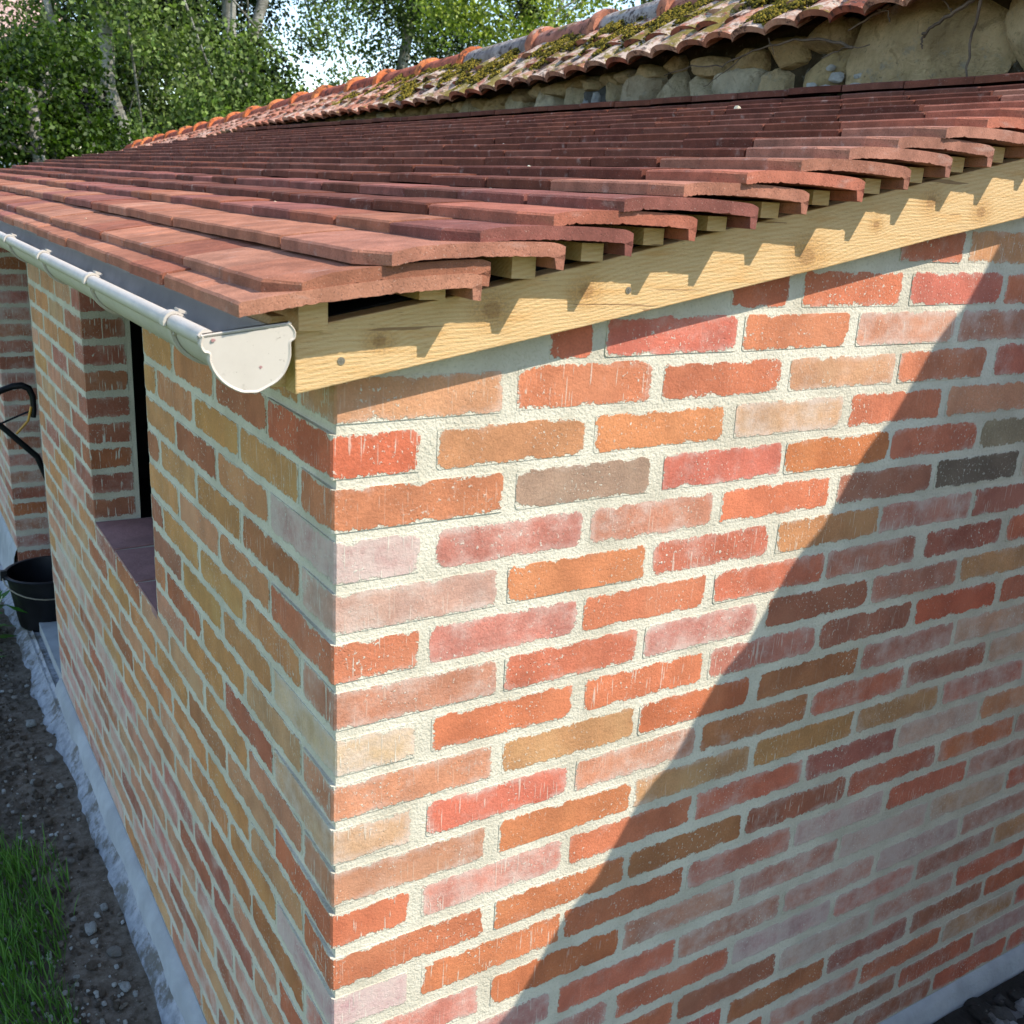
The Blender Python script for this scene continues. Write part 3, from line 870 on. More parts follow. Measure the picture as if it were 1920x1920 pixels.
# end cap: half disc with two ears, a raised rim and a slightly dished face
CAPP = [(-0.156, 0.11), (-0.16, 0.107), (-0.162, 0.101), (-0.161, 0.096), (-0.158, 0.092), (-0.154, 0.091), (-0.154, 0.085), (-0.151, 0.076), (-0.145, 0.067), (-0.136, 0.059), (-0.124, 0.053), (-0.115, 0.052), (-0.107, 0.052), (-0.098, 0.056), (-0.087, 0.062), (-0.079, 0.071), (-0.074, 0.083), (-0.073, 0.092), (-0.073, 0.1), (-0.069, 0.103), (-0.068, 0.109), (-0.07, 0.114), (-0.074, 0.118), (-0.08, 0.119)]
def catmull(P, k=4):
    o = []; n = len(P)
    for i in range(n):
        a, b, c, d = (Vector(P[(i + q) % n]) for q in (-1, 0, 1, 2))
        for u in range(k):
            t = u / k
            o.append(tuple(0.5 * ((2 * b) + (c - a) * t + (2 * a - 5 * b + 4 * c - d) * t * t + (3 * b - a - 3 * c + d) * t ** 3)))
    return o
CAPP = catmull(CAPP, 3)
def cap_outline(inset):
    """the traced outline of the cap, moved inwards by inset"""
    n = len(CAPP); out = []
    for i in range(n):
        p0, p1, p2 = Vector(CAPP[i - 1]), Vector(CAPP[i]), Vector(CAPP[(i + 1) % n])
        t = (p2 - p0).normalized(); nn_ = Vector((-t.y, t.x))
        out.append(tuple(p1 + nn_ * inset))
    return out
o0, o1, o2 = cap_outline(0), cap_outline(.0010), cap_outline(.0030)
n_ = len(o0)
mb = MB()
V = [(x, -.057, z) for x, z in o0] + [(x, -.0635, z) for x, z in o0] + [(x, -.0645, z) for x, z in o1] + [(x, -.0634, z) for x, z in o2]
F = []
for rgi in range(3):
    F += [(rgi * n_ + i, rgi * n_ + (i + 1) % n_, (rgi + 1) * n_ + (i + 1) % n_, (rgi + 1) * n_ + i) for i in range(n_)]
F.append(tuple(range(3 * n_, 4 * n_))); F.append(tuple(range(n_ - 1, -1, -1)))
mb.add(V, F)
ec = mb.build('end_cap', M['gutter'], GUT)
import bmesh
bm_ = bmesh.new(); bm_.from_mesh(ec.data); bmesh.ops.recalc_face_normals(bm_, faces=bm_.faces); bm_.to_mesh(ec.data); bm_.free()
smooth_by_angle(ec, 32)
for pg in ec.data.polygons:
    if len(pg.vertices) > 20: pg.use_smooth = False
for sx_, sz_, r_ in ((-.149, .1045, .0021), (-.104, .077, .0015)):
    d_ = MB(); pts = [(sx_ + r_ * random.uniform(.5, 1.3) * math.cos(a), sz_ + r_ * random.uniform(.5, 1.3) * math.sin(a)) for a in [i * math.pi / 4.5 for i in range(9)]]
    d_.prism(pts, 'y', -.0630, -.0650 if sx_ < -.14 else -.0638); d_.build('dirt_spot', M['sill'], GUT)
for y in (.062, .49, .905, 1.345, 1.78, 2.21, 2.65, 3.08, 3.52, 3.95, 4.38):
    b_ = MB()
    cx_, cz_ = GC.x - GR + .0005, GC.z + .0015
    ring = [(cx_ + .0122 * math.cos(math.radians(a)), cz_ + .0122 * math.sin(math.radians(a))) for a in range(-100, 215, 21)]
    ring2 = [(cx_ + .0093 * math.cos(math.radians(a)), cz_ + .0093 * math.sin(math.radians(a))) for a in range(-100, 215, 21)][::-1]
    b_.prism(ring + ring2, 'y', y + .008, y - .008)
    so_ = arc(GR + .0042, 185, 355, 20); si_ = arc(GR + .0006, 355, 185, 20)
    b_.prism(so_ + si_, 'y', y + .009, y - .004)
    b_.prism([(cx_ + .004, cz_ + .011), (cx_ + .0125, cz_ + .0085), (cx_ + .0125, cz_ + .0115), (cx_ + .004, cz_ + .0145)], 'y', y + .008, y - .008)
    smooth_by_angle(b_.build('bracket', M['gutter'], GUT), 40)

# ================================================================== old rubble wall behind, with a tiled cap
random.seed(101)
WALL = empty('stone_wall', (1.75, 4.0, -1.45), 'old rubble stone garden wall with mossy tiled cap behind the shed roof', 'wall')
RY = [-1.5, 0.5, 1.68, 2.54, 3.24, 4.46, 6.40, 9.03]
RZ = [.905, .855, .821, .778, .749, .699, .596, .467]
EZ = [.745, .658, .600, .553, .537, .512, .415, .290]
EYS = [-1.5, 0.6, 1.67, 2.6, 3.5, 4.6, 6.4, 9.0]
def rz(y): return float(np.interp(y, RY, RZ))
def ez(y): return float(np.interp(y, EYS, EZ))
mb = MB(); V = []; F = []
ns_ = 40
for i in range(ns_ + 1):
    y = .125 + 8.825 * i / ns_
    V += [(1.60, y, -1.45), (1.60, y, ez(y) + .035), (1.75, y, rz(y) - .055), (1.92, y, ez(y) + .03), (1.92, y, -1.45)]
for i in range(ns_):
    for j in range(4): F.append((i * 5 + j, i * 5 + j + 1, i * 5 + j + 6, i * 5 + j + 5))
F += [(0, 4, 3, 2, 1), tuple(ns_ * 5 + k for k in (0, 1, 2, 3, 4))]
mb.add(V, F, col=(.085, .066, .042, 0))
mb.build('wall_core', M['stone'], WALL)

def stone(cx, cy, cz, sx, sy, sz, col, seed, parent, name='stone', rough=.16, p=0.42, sub=7):
    """irregular block: a subdivided cube pulled towards a rounded box and broken up with noise"""
    mb = MB(); V = []; F = []; idx = {}
    pr_ = random.Random(int(seed * 131) + 7); planes = []
    for _ in range(16):
        d_ = Vector((pr_.gauss(-.35, .8), pr_.gauss(0, 1), pr_.gauss(0, 1))).normalized()
        planes.append((d_, pr_.uniform(.80, 1.12)))
    def vid(a, b, c):
        k = (round(a, 4), round(b, 4), round(c, 4))
        if k not in idx:
            v = Vector((a, b, c)); L_ = (abs(a) ** 5 + abs(b) ** 5 + abs(c) ** 5) ** .2
            v = v / L_
            r_ = v.normalized()
            nn = mnoise.noise(r_ * 1.3 + Vector((seed, seed * .7, 0))) * 1.3 + mnoise.noise(r_ * 3.0 + Vector((seed, 0, seed))) * .7 + mnoise.noise(r_ * 7 + Vector((0, seed, seed))) * .28 + (abs(mnoise.noise(r_ * 4.5 + Vector((seed * 2, 1, seed)))) - .2) * .8 + mnoise.noise(r_ * 15 + Vector((seed, seed, 1))) * .15
            v = v * (1 + rough * nn * .55)
            for pn, pd in planes:
                q_ = v.dot(pn) - pd
                if q_ > 0: v = v - pn * q_
            v = v * (1 + .018 * mnoise.noise(r_ * 11 + Vector((seed, 2, seed))))
            idx[k] = len(V); V.append((cx + v.x * sx / 2, cy + v.y * sy / 2, cz + v.z * sz / 2))
        return idx[k]
    g = [-1 + 2 * i / sub for i in range(sub + 1)]
    for ax in range(3):
        for sg in (-1, 1):
            for i in range(sub):
                for j in range(sub):
                    q = []
                    for (a, b) in ((g[i], g[j]), (g[i + 1], g[j]), (g[i + 1], g[j + 1]), (g[i], g[j + 1])):
                        c3 = [0, 0, 0]; c3[ax] = sg; c3[(ax + 1) % 3] = a; c3[(ax + 2) % 3] = b
                        q.append(vid(*c3))
                    F.append(tuple(q if sg > 0 else q[::-1]))
    mb.add(V, F, col=(*col, 0))
    if parent == 'raw': return mb
    return smooth_by_angle(mb.build(name, M['stone'], parent), 24)
OC = [(.62, .46, .26), (.56, .40, .21), (.62, .49, .30), (.50, .36, .20)]
GY = [(.58, .50, .35), (.62, .55, .41), (.54, .45, .30)]
st = [ # y centre, z centre, width, height, colour, proud
    (.555, .605, .37, .215, (.60, .455, .26), 0), (.245, .615, .22, .20, (.58, .45, .26), -.0), 
    (.815, .560, .17, .13, (.55, .42, .23), .015), (.845, .645, .16, .07, OC[3], .01), (.985, .535, .09, .11, OC[2], .01), (.965, .615, .11, .07, OC[1], .01),
    (1.125, .528, .17, .125, GY[1], 0), (1.10, .608, .14, .055, OC[1], .01), (1.265, .530, .10, .11, GY[0], .005), (1.24, .600, .15, .05, OC[0], .0),
    (1.375, .54, .11, .13, GY[0], 0), (1.52, .545, .16, .12, (.52, .44, .32), 0), (1.66, .545, .06, .09, GY[2], .02), (1.74, .54, .12, .11, (.15, .155, .16), .02),
    (1.87, .535, .11, .11, GY[0], 0), (2.00, .535, .11, .10, GY[1], 0)]
y = 2.12
while y < 5.2:
    w_ = random.uniform(.10, .20)
    st.append((y + w_ / 2, ez(y) - .045, w_ * .95, random.uniform(.09, .13), random.choice(OC + GY), random.uniform(-.01, .01))); y += w_
y = 1.35
while y < 5.0:
    w_ = random.uniform(.07, .14)
    st.append((y + w_ / 2, ez(y) - .005 + random.uniform(-.008, .004), w_, random.uniform(.045, .06), random.choice(OC), random.uniform(.0, .012))); y += w_
y = .13
while y < 5.2:
    w_ = random.uniform(.16, .30)
    st.append((y + w_ / 2, .41, w_ * .96, .13, random.choice(OC + GY), random.uniform(-.01, .01))); y += w_
for i, (cy, cz, w_, h_, c, pr) in enumerate(st):
    stone(1.615 + pr, cy, cz, .14, w_ * 1.10, h_ * 1.10, c, i * 3.7 + 1, WALL, rough=.13 if w_ > .25 else .17, sub=20 if w_ > .2 else 9)
for i, (cy, cz, s) in enumerate(((.77, .545, .03), (.80, .515, .04), (.745, .513, .026), (.71, .52, .03), (.705, .545, .016), (.84, .53, .022), (.60, .52, .014), (.79, .568, .018), (.735, .497, .03), (.69, .50, .026))):
    stone(1.553, cy, cz, s * .6, s * 1.5, s * .8, (.62, .62, .60), i * 5.1, WALL, 'lime_lump', rough=.35, sub=4)
for i, (cy, cz) in enumerate(((1.73, .525), (1.78, .505))):
    stone(1.565, cy, cz, .03, .03, .07, (.50, .52, .55), i * 2.1, WALL, 'lime_lump', rough=.3, sub=4)

# cap tiles: shallow barrel tiles laid down the slope in three courses
CT = [(.36, .14, .085), (.40, .18, .11), (.30, .10, .06), (.38, .21, .14), (.25, .085, .05), (.42, .25, .17)]
def cap_tile(y, s0, s1, wd, col, amt, back=False):
    """s = 0 at the eave, 1 at the ridge"""
    mb = MB(); V = []; F = []
    na, nl = 9, 5
    thick = .015; rise = .018
    sk = random.uniform(-.018, .018)
    lift = random.uniform(0, .008)
    def base(y_, s):
        xa, za = 1.492, ez(y_) + .010; xb, zb_ = 1.748, rz(y_) - .028
        return xa + (xb - xa) * s, za + (zb_ - za) * s
    for layer in (0, 1):
        for i in range(nl):
            t = i / (nl - 1); s = s0 + (s1 - s0) * t
            for j in range(na):
                a = -1 + 2 * j / (na - 1)
                yy = y + a * wd / 2 * (1 - .10 * t) + sk * t
                x, z = base(yy, s)
                arch = rise * (1 - a * a) ** .8
                up = arch + lift + .013 * (1 - t) - layer * thick
                edge = .009 * (1 - a * a) if i == 0 else 0
                V.append((x - up * .58 - edge * .8 if not back else x, yy, z + up * .82 - edge * .3))
    m_ = na * nl
    for i in range(nl - 1):
        for j in range(na - 1):
            q = i * na + j
            F.append((q, q + 1, q + na + 1, q + na)); F.append((m_ + q, m_ + q + na, m_ + q + na + 1, m_ + q + 1))
        q = i * na; F.append((q, q + na, m_ + q + na, m_ + q)); q = i * na + na - 1; F.append((q, m_ + q, m_ + q + na, q + na))
    for j in range(na - 1):
        F.append((j, m_ + j, m_ + j + 1, j + 1)); q = (nl - 1) * na + j; F.append((q, q + 1, m_ + q + 1, m_ + q))
    mb.add(V, F, col=(*col, amt))
    return mb
cnt = 0
restc = MB()
for crs, (s0, s1) in enumerate(((-.06, .48), (.26, .78), (.54, 1.0))):
    y = .17 + crs * .02
    while y < 8.95:
        wd = random.uniform(.098, .112)
        c = random.choice(CT); f = random.uniform(.8, 1.15)
        if y > 3.2: c = random.choice([(.48, .20, .12), (.50, .25, .16), (.46, .18, .11), (.50, .29, .21)])
        amt = .85 if .9 < y < 3.1 else (.5 if y < 4.2 else .25)
        amt += random.uniform(-.15, .15)
        q = cap_tile(y, s0 + random.uniform(-.02, .02), s1, wd, tuple(v * f for v in c), amt)
        if 0.2 < y < 8.9 and cnt < 260:
            smooth_by_angle(q.build('cap_tile', M['cap'], WALL), 50); cnt += 1
        else: restc.merge(q)
        y += wd * .985
smooth_by_angle(tag(restc.build('outlying_cap_tiles', M['cap'], WALL), kind='stuff'), 50)
# slab of mortar under the ridge
mb = MB(); V = []; F = []
for i in range(61):
    y = .13 + 8.82 * i / 60
    q = mnoise.noise(Vector((y * 6, 0, 0))) * .006
    V += [(1.675 + q, y, rz(y) - .085), (1.70, y, rz(y) - .045 + q), (1.78, y, rz(y) - .03), (1.86, y, rz(y) - .10)]
for i in range(60):
    for j in range(3): F.append((i * 4 + j, i * 4 + j + 1, i * 4 + j + 5, i * 4 + j + 4))
mb.add(V, F, col=(.22, .20, .17, 0)); mb.build('ridge_bedding', M['stone'], WALL)
# ridge tiles with a collar at each joint
joints = [.13, .44, .78, 1.10, 1.44, 1.76, 2.10, 2.57, 2.91, 3.29, 3.60, 3.97, 4.28, 4.63, 5.01, 5.37, 5.71, 6.06, 6.42, 6.80, 7.17, 7.50, 7.81, 8.14, 8.5, 8.86]
joints = [j * 1.09 for j in joints]
for i, (a, b) in enumerate(zip(joints[:-1], joints[1:])):
    if b > 9.1: break
    new = a > 2.6
    cb = random.choice([(.42, .105, .06), (.38, .09, .05), (.44, .125, .07)]) if new else random.choice([(.33, .30, .28), (.38, .16, .11), (.30, .26, .24)])
    cc = random.choice([(.62, .21, .075), (.58, .17, .06)]) if new else (.42, .17, .10)
    mb = MB(); na = 11
    tw = random.uniform(-.006, .006)
    def ring(y, R_, lay=0, dz=0):
        out = []
        for j in range(na):
            ang = math.radians(198 - 216 * j / (na - 1))
            out.append((1.75 + tw + R_ * 1.05 * math.cos(ang), y, rz(y) - .052 + dz + R_ * .80 * math.sin(ang) + .012))
        return out
    prof = [(a - .012, .058), (a - .012, .080), (a + .004, .087), (a + .022, .084), (a + .030, .073), (a + .06, .068), (b - .03, .066), (b + .006, .064), (b + .006, .052), (a, .052)]
    V = []; F = []
    for y, R_ in prof: V += ring(y, R_)
    for q in range(len(prof) - 1):
        for j in range(na - 1): F.append((q * na + j, q * na + j + 1, (q + 1) * na + j + 1, (q + 1) * na + j))
    nf = 4 * (na - 1)
    mb.add(V, F, col=(*cb, .05 if new else .55))
    for q in range(nf * 4): mb.col[q] = (*cc, .1 if new else .5)
    smooth_by_angle(mb.build('ridge_tile', M['cap'], WALL), 38)

# moss cushions on the cap, one mesh
def moss_patch(mb, y0, s0, w_, h_, n_, hgt=.022):
    nsub = max(4, n_ // 16)
    subs = [(y0 + random.gauss(0, w_ / 2.4), s0 + random.gauss(0, h_ / 2.4), random.uniform(.5, 1.2)) for _ in range(nsub)]
    for i in range(int(n_ * 6)):
        sb = random.choice(subs)
        ga, gb = random.gauss(0, 1), random.gauss(0, 1)
        y = sb[0] + ga * .016 * sb[2] - gb * .006; s = sb[1] + gb * .085 * sb[2]
        dome = max(0, 1 - (ga * ga + gb * gb) / 5)
        if s > 1.12 or s < -.02: continue
        xa, za = 1.492, ez(y) + .010; xb, zb_ = 1.748, rz(y) - .028
        x, z = xa + (xb - xa) * s, za + (zb_ - za) * s
        R_ = random.uniform(.0028, .0062)
        hz = .022 + hgt * .6 * dome + random.uniform(0, .003)
        x -= hz * .58; z += hz * .8 - R_ * .5
        g = random.random()
        col = (.15 + .15 * g, .115 + .10 * g, .018 + .015 * g) if random.random() < .3 + .5 * dome else (.055, .045, .015)
        V = []; F = []
        for a in range(3):
            th = math.pi * (.12 + .28 * a)
            for b in range(6):
                ph = 2 * math.pi * b / 6 + a * .5
                k = R_ * random.uniform(.75, 1.25)
                V.append((x + k * math.sin(th) * math.cos(ph), y + k * math.sin(th) * math.sin(ph), z + k * .7 * math.cos(th)))
        V.append((x, y, z + R_ * .8))
        for b in range(6):
            F.append((18, b, (b + 1) % 6))
            for a in range(2): F.append((a * 6 + b, (a + 1) * 6 + b, (a + 1) * 6 + (b + 1) % 6, a * 6 + (b + 1) % 6))
        mb.add(V, F, col=(*col, 0))
mo = MB()
for (y0, s0, w_, h_, n_) in ((.93, .25, .14, .30, 420), (1.10, .72, .10, .30, 260), (1.45, .68, .12, .4, 300), (1.72, .50, .16, .4, 330), (2.02, .62, .20, .4, 300), (2.20, 1.04, .34, .12, 420), (1.62, 1.06, .16, .1, 200),
                             (2.45, .40, .20, .5, 380), (2.75, .6, .20, .4, 260), (3.05, .45, .22, .5, 260), (3.35, .7, .2, .3, 120), (1.22, 1.02, .12, .12, 120), (.75, .6, .10, .3, 160), (3.6, .3, .2, .3, 70), (2.9, .05, .05, .1, 40)):
    moss_patch(mo, y0, s0, w_, h_, n_)
tag(mo.build('moss', M['moss'], WALL, smooth=True), kind='stuff')
# one cushion of moss at the foot of the wall, above the new tiles
mo2 = MB()
for i in range(70):
    y = 2.17 + random.gauss(0, .035); x = 1.545 + random.uniform(-.02, .02); z = .495 + random.uniform(0, .022) * (1 - min(1, abs(y - 2.17) / .08)); R_ = random.uniform(.005, .010)
    q = [(x + R_ * math.cos(a), y + R_ * math.sin(a), z) for a in (0, 1.26, 2.5, 3.8, 5.0)]
    mo2.add(q + [(x, y, z + R_)], [(5, k, (k + 1) % 5) for k in range(5)], col=(.36, .27, .03, 0))
tag(mo2.build('moss', M['moss'], WALL, smooth=True), kind='stuff')

# dry climbing stems on the rubble
stems = MB()
def stem(pts, r0, r1):
    P = []
    pts = [Vector(p) for p in pts]
    for i in range(len(pts) - 1):
        for k in range(5):
            t = k / 5
            v = pts[i].lerp(pts[i + 1], t); v += Vector((0, random.uniform(-.003, .003), random.uniform(-.003, .003))); P.append(v)
    P.append(pts[-1])
    stems.tube(P, [r0 + (r1 - r0) * i / (len(P) - 1) for i in range(len(P))], 6)
stem([(1.52, .52, .612), (1.515, .49, .628), (1.51, .446, .645), (1.50, .39, .665), (1.50, .30, .675)], .003, .0055)
stem([(1.525, .52, .612), (1.53, .53, .60), (1.53, .525, .585)], .003, .0012)
stem([(1.525, 1.36, .58), (1.525, 1.25, .600), (1.52, 1.125, .590), (1.515, 1.015, .618), (1.515, .877, .632), (1.515, .76, .618), (1.515, .70, .60)], .0012, .0035)
stem([(1.50, .63, .665), (1.495, .60, .665), (1.50, .595, .64)], .002, .0015)
stem([(1.515, .72, .635), (1.51, .66, .655), (1.50, .60, .672)], .002, .004)
stem([(1.53, 1.20, .545), (1.525, 1.12, .575), (1.52, 1.05, .61)], .001, .0015)
stem([(1.50, .50, .69), (1.515, .46, .655), (1.52, .455, .64)], .0015, .002)
stem([(1.52, .40, .50), (1.51, .395, .60), (1.50, .38, .67)], .002, .004)
stem([(1.50, .95, .640), (1.49, .93, .62), (1.50, .925, .60)], .0012, .0008)
stem([(1.52, .66, .60), (1.51, .72, .60), (1.52, .79, .585)], .001, .0016)
stems.build('dry_stems', M['twig'], WALL)

# crumbs and small stones lying on the new roof
random.seed(55)
db = MB()
def crumb(x, y, z, r, col):
    V = [(x + r * random.uniform(.7, 1.3) * math.cos(a), y + r * random.uniform(.7, 1.6) * math.sin(a), z) for a in (0, 1.05, 2.1, 3.15, 4.2, 5.2)]
    V += [(x + r * .55 * math.cos(a), y + r * .7 * math.sin(a), z + r * random.uniform(.6, 1.0)) for a in (0, 1.05, 2.1, 3.15, 4.2, 5.2)]
    db.add(V, [tuple(range(6, 12))] + [(i, (i + 1) % 6, 6 + (i + 1) % 6, 6 + i) for i in range(6)], col=(*col, 0))
def ontile(x):
    best = None
    for k in range(1, NR + 1):
        xf, zf, xh, ztp = row_geo(k)
        if xf + .004 <= x: best = (xf, zf, xh, ztp)
    xf, zf, xh, ztp = best
    t = (x - xf) / (xh - xf)
    return zf + .0142 + (ztp - zf - .0142) * t + .018 * t * (1 - t)
for i in range(60):
    k = random.randint(2, NR - 1); xf = row_geo(k)[0]; x = xf + random.uniform(.006, .075); y = random.uniform(-.02, 3.5)
    crumb(x, y, ontile(x) - .0006, random.uniform(.0008, .0028), random.choice([(.6, .5, .4), (.45, .3, .2), (.62, .58, .5)]))
for (x, y, r_) in ((1.19, .70, .0095), (1.06, .77, .0045), (.90, .62, .005), (.50, .42, .0040), (.99, 1.45, .004), (.36, .30, .0025), (1.14, .85, .004)):
    crumb(x, y, ontile(x) - .0006, r_, (.66, .60, .44))
tag(db.build('roof_crumbs', M['attr']), 'pale crumbs of stone and mortar scattered over the new roof tiles', 'crumbs', kind='stuff')

# ================================================================== ground
GZ = -1.47
mb = MB(); V = []; F = []
gx = [-400, -60, -12, -4, -2] + [-1.2 + .06 * i for i in range(21)] + [.3, .8, 1.4, 2.4, 6, 30, 400]
gy = [-400, -60, -10, -3] + [-1.2 + .08 * i for i in range(65)] + [4.4, 6, 10, 30, 90, 400]
for y in gy:
    for x in gx:
        near = max(0, 1 - abs(x + .2) / 1.6) if -1.5 < y < 4.4 else 0
        z = GZ + near * (mnoise.noise(Vector((x * 6, y * 6, 0))) * .018 + mnoise.noise(Vector((x * 17, y * 17, 3))) * .008) - (.02 if x < -.2 else 0)
        V.append((x, y, z))
nx = len(gx)
for i in range(len(gy) - 1):
    for j in range(nx - 1): F.append((i * nx + j, i * nx + j + 1, (i + 1) * nx + j + 1, (i + 1) * nx + j))
mb.add(V, F)
g_ = mb.build('ground', M['ground'], None, org=(0, 0, 0), smooth=True); g_['kind'] = 'structure'
# rough lime mortar footing along the side wall
mb = MB(); V = []; F = []
n_ = 150; k_ = 7
for i in range(n_ + 1):
    y = -.05 + (3.9) * i / n_
    wid = .016 + .034 * mnoise.noise(Vector((y * 5, 1, 0))) + .02 * mnoise.noise(Vector((y * 17, 4, 0)))
    if y < 1.2: wid *= .55
    if y > 2.2: wid += .012
    wid = max(.012, wid)
    for j in range(k_):
        t = j / (k_ - 1)
        x = -.018 - t * (wid + .026)
        z = GZ + .050 * (1 - t) ** 1.2 + .006 + .008 * mnoise.noise(Vector((x * 30, y * 9, 7))) * (1 - t * .4) + .005 * mnoise.noise(Vector((x * 110, y * 70, 2))) - .014 * (t > .95)
        V.append((x, y, z))
for i in range(n_):
    for j in range(k_ - 1): F.append((i * k_ + j, (i + 1) * k_ + j, (i + 1) * k_ + j + 1, i * k_ + j + 1))
mb.add(V, F)
def mat_lime():
    N = NT('rough_lime_mortar', 0.95, 0.1); p = N.pos()
    c = N.mix(N.ramp(N.noise(p, 30, 5, 0.7), 0.32, 0.68), (.27, .28, .29), (.46, .47, .49))
    c = N.mix(N.ramp(N.noise(N.map(p, loc=(4, 4, 1)), 12, 6, 0.7), 0.49, 0.60, 0, .85), c, (.15, .13, .10))
    return N.done(c, N.bump(N.noise(p, 80, 5, 0.75), 0.008))
M['lime'] = mat_lime()
ft = mb.build('concrete_footing', M['lime'], None, org=(0, 0, 0), smooth=True); ft['kind'] = 'structure'
mb = MB(); mb.box((-.034, DY0 - .12, GZ - .02), (.6, DY1 + .01, GZ + .048)); 
fs = mb.build('door_threshold', M['lime'], SHED)

# rubble, soil clods and lime lumps between wall and turf
random.seed(77)
rb = MB()
def lump(x, y, z, s, col, seed, sub=3):
    q = stone(x, y, z, s, s * random.uniform(.8, 1.7), s * random.uniform(.5, .8), col, seed, 'raw', rough=.55, sub=sub)
    rb.merge(q)
for i in range(3200):
    y = random.uniform(-.2, 3.2) ; x = -.30 + random.gauss(0, 1) * .06 + .17 * random.random()
    if x > -.06: continue
    s = random.choice([.003, .004, .005, .007, .009, .012]) * random.uniform(.8, 1.3)
    dark = random.random()
    pw = .20 if y < 1.25 else .10
    col = (.52, .52, .48) if dark < pw else ((.27, .23, .18) if dark < pw + .3 else (.12, .095, .07))
    lump(x, y, GZ + .004, s, col, i * 1.3, 3)
for i in range(22):
    y = random.uniform(.2, 2.6); x = -.115 + random.uniform(-.05, .03) if y > .9 else -.10 + random.uniform(-.10, .04)
    lump(x, y, GZ + .010, random.uniform(.016, .030), random.choice([(.42, .42, .39), (.24, .22, .19), (.30, .27, .23), (.15, .12, .09)]), i * 2.9, 4)
for i in range(90):
    y = random.gauss(.80, .13); x = random.gauss(-.20, .06)
    lump(x, y, GZ + .006, random.uniform(.004, .012), (.50, .50, .45), i * 2.1, 3)
tag(rb.build('rubble', M['stone'], None, org=(-.2, 1.5, GZ), smooth=False), 'loose soil clods and white lime rubble along the foot of the side wall', 'rubble', kind='stuff')
mb = MB(); V = []; F = []
for i in range(61):
    x = .5 + 2.0 * i / 60
    for j in range(15):
        t = j / 14; y = -.030 - .9 * t
        z = -1.413 - .03 * t - .03 * t * t + (mnoise.noise(Vector((x * 9, y * 9, 2))) * .014 + mnoise.noise(Vector((x * 31, y * 31, 6))) * .012) * min(1, .3 + t * 8)
        V.append((x, y, z if t < .97 else GZ - .03))
for i in range(60):
    for j in range(14): F.append((i * 15 + j, i * 15 + j + 1, (i + 1) * 15 + j + 1, (i + 1) * 15 + j))
mb.add(V, F, col=(.055, .050, .045, 0))
sb_ = mb.build('soil_bank', M['stone'], None, org=(0, 0, 0), smooth=True); sb_['kind'] = 'structure'
rb = MB()
for i in range(700):
    x = random.uniform(.9, 2.2); y = -random.uniform(.05, .42)
    lump(x, y, -1.425 + .012 * random.random(), random.choice([.012, .02, .03, .05]), random.choice([(.06, .055, .05), (.10, .095, .09), (.20, .20, .20), (.34, .35, .36)]), i * 1.7, 3)
tag(rb.build('rubble', M['stone'], None, org=(1.2, -.2, GZ), smooth=False), 'dark stony rubble at the foot of the shaded gable wall', 'rubble', kind='stuff')

# ------------------------------------------------------------------ numpy leaf / blade meshes
def quads(name, P, col, mat, parent, faces_per, nv, org=(0, 0, 0)):
    """P: (n, nv, 3) vertices; faces_per: list of index tuples (quads)"""
    n = len(P); f = np.array(faces_per, np.int32)
    me = bpy.data.meshes.new(name)
    V = (P - np.array(org)).reshape(-1, 3).astype(np.float32)
    me.vertices.add(len(V)); me.vertices.foreach_set('co', V.ravel())
    allf = (f[None] + (np.arange(n, dtype=np.int32) * nv)[:, None, None]).reshape(-1, 4)
    me.loops.add(allf.size); me.loops.foreach_set('vertex_index', allf.ravel())
    me.polygons.add(len(allf)); me.polygons.foreach_set('loop_start', np.arange(0, allf.size, 4, dtype=np.int32))
    me.update(calc_edges=True)
    ca = me.color_attributes.new('Col', 'FLOAT_COLOR', 'CORNER')
    cc = np.repeat(np.concatenate([col, np.zeros((n, 1))], 1), 4 * len(f), axis=0).astype(np.float32)
    ca.data.foreach_set('color', cc.ravel())
    me.materials.append(mat)
    o = bpy.data.objects.new(name, me)
    return place(o, parent, org)

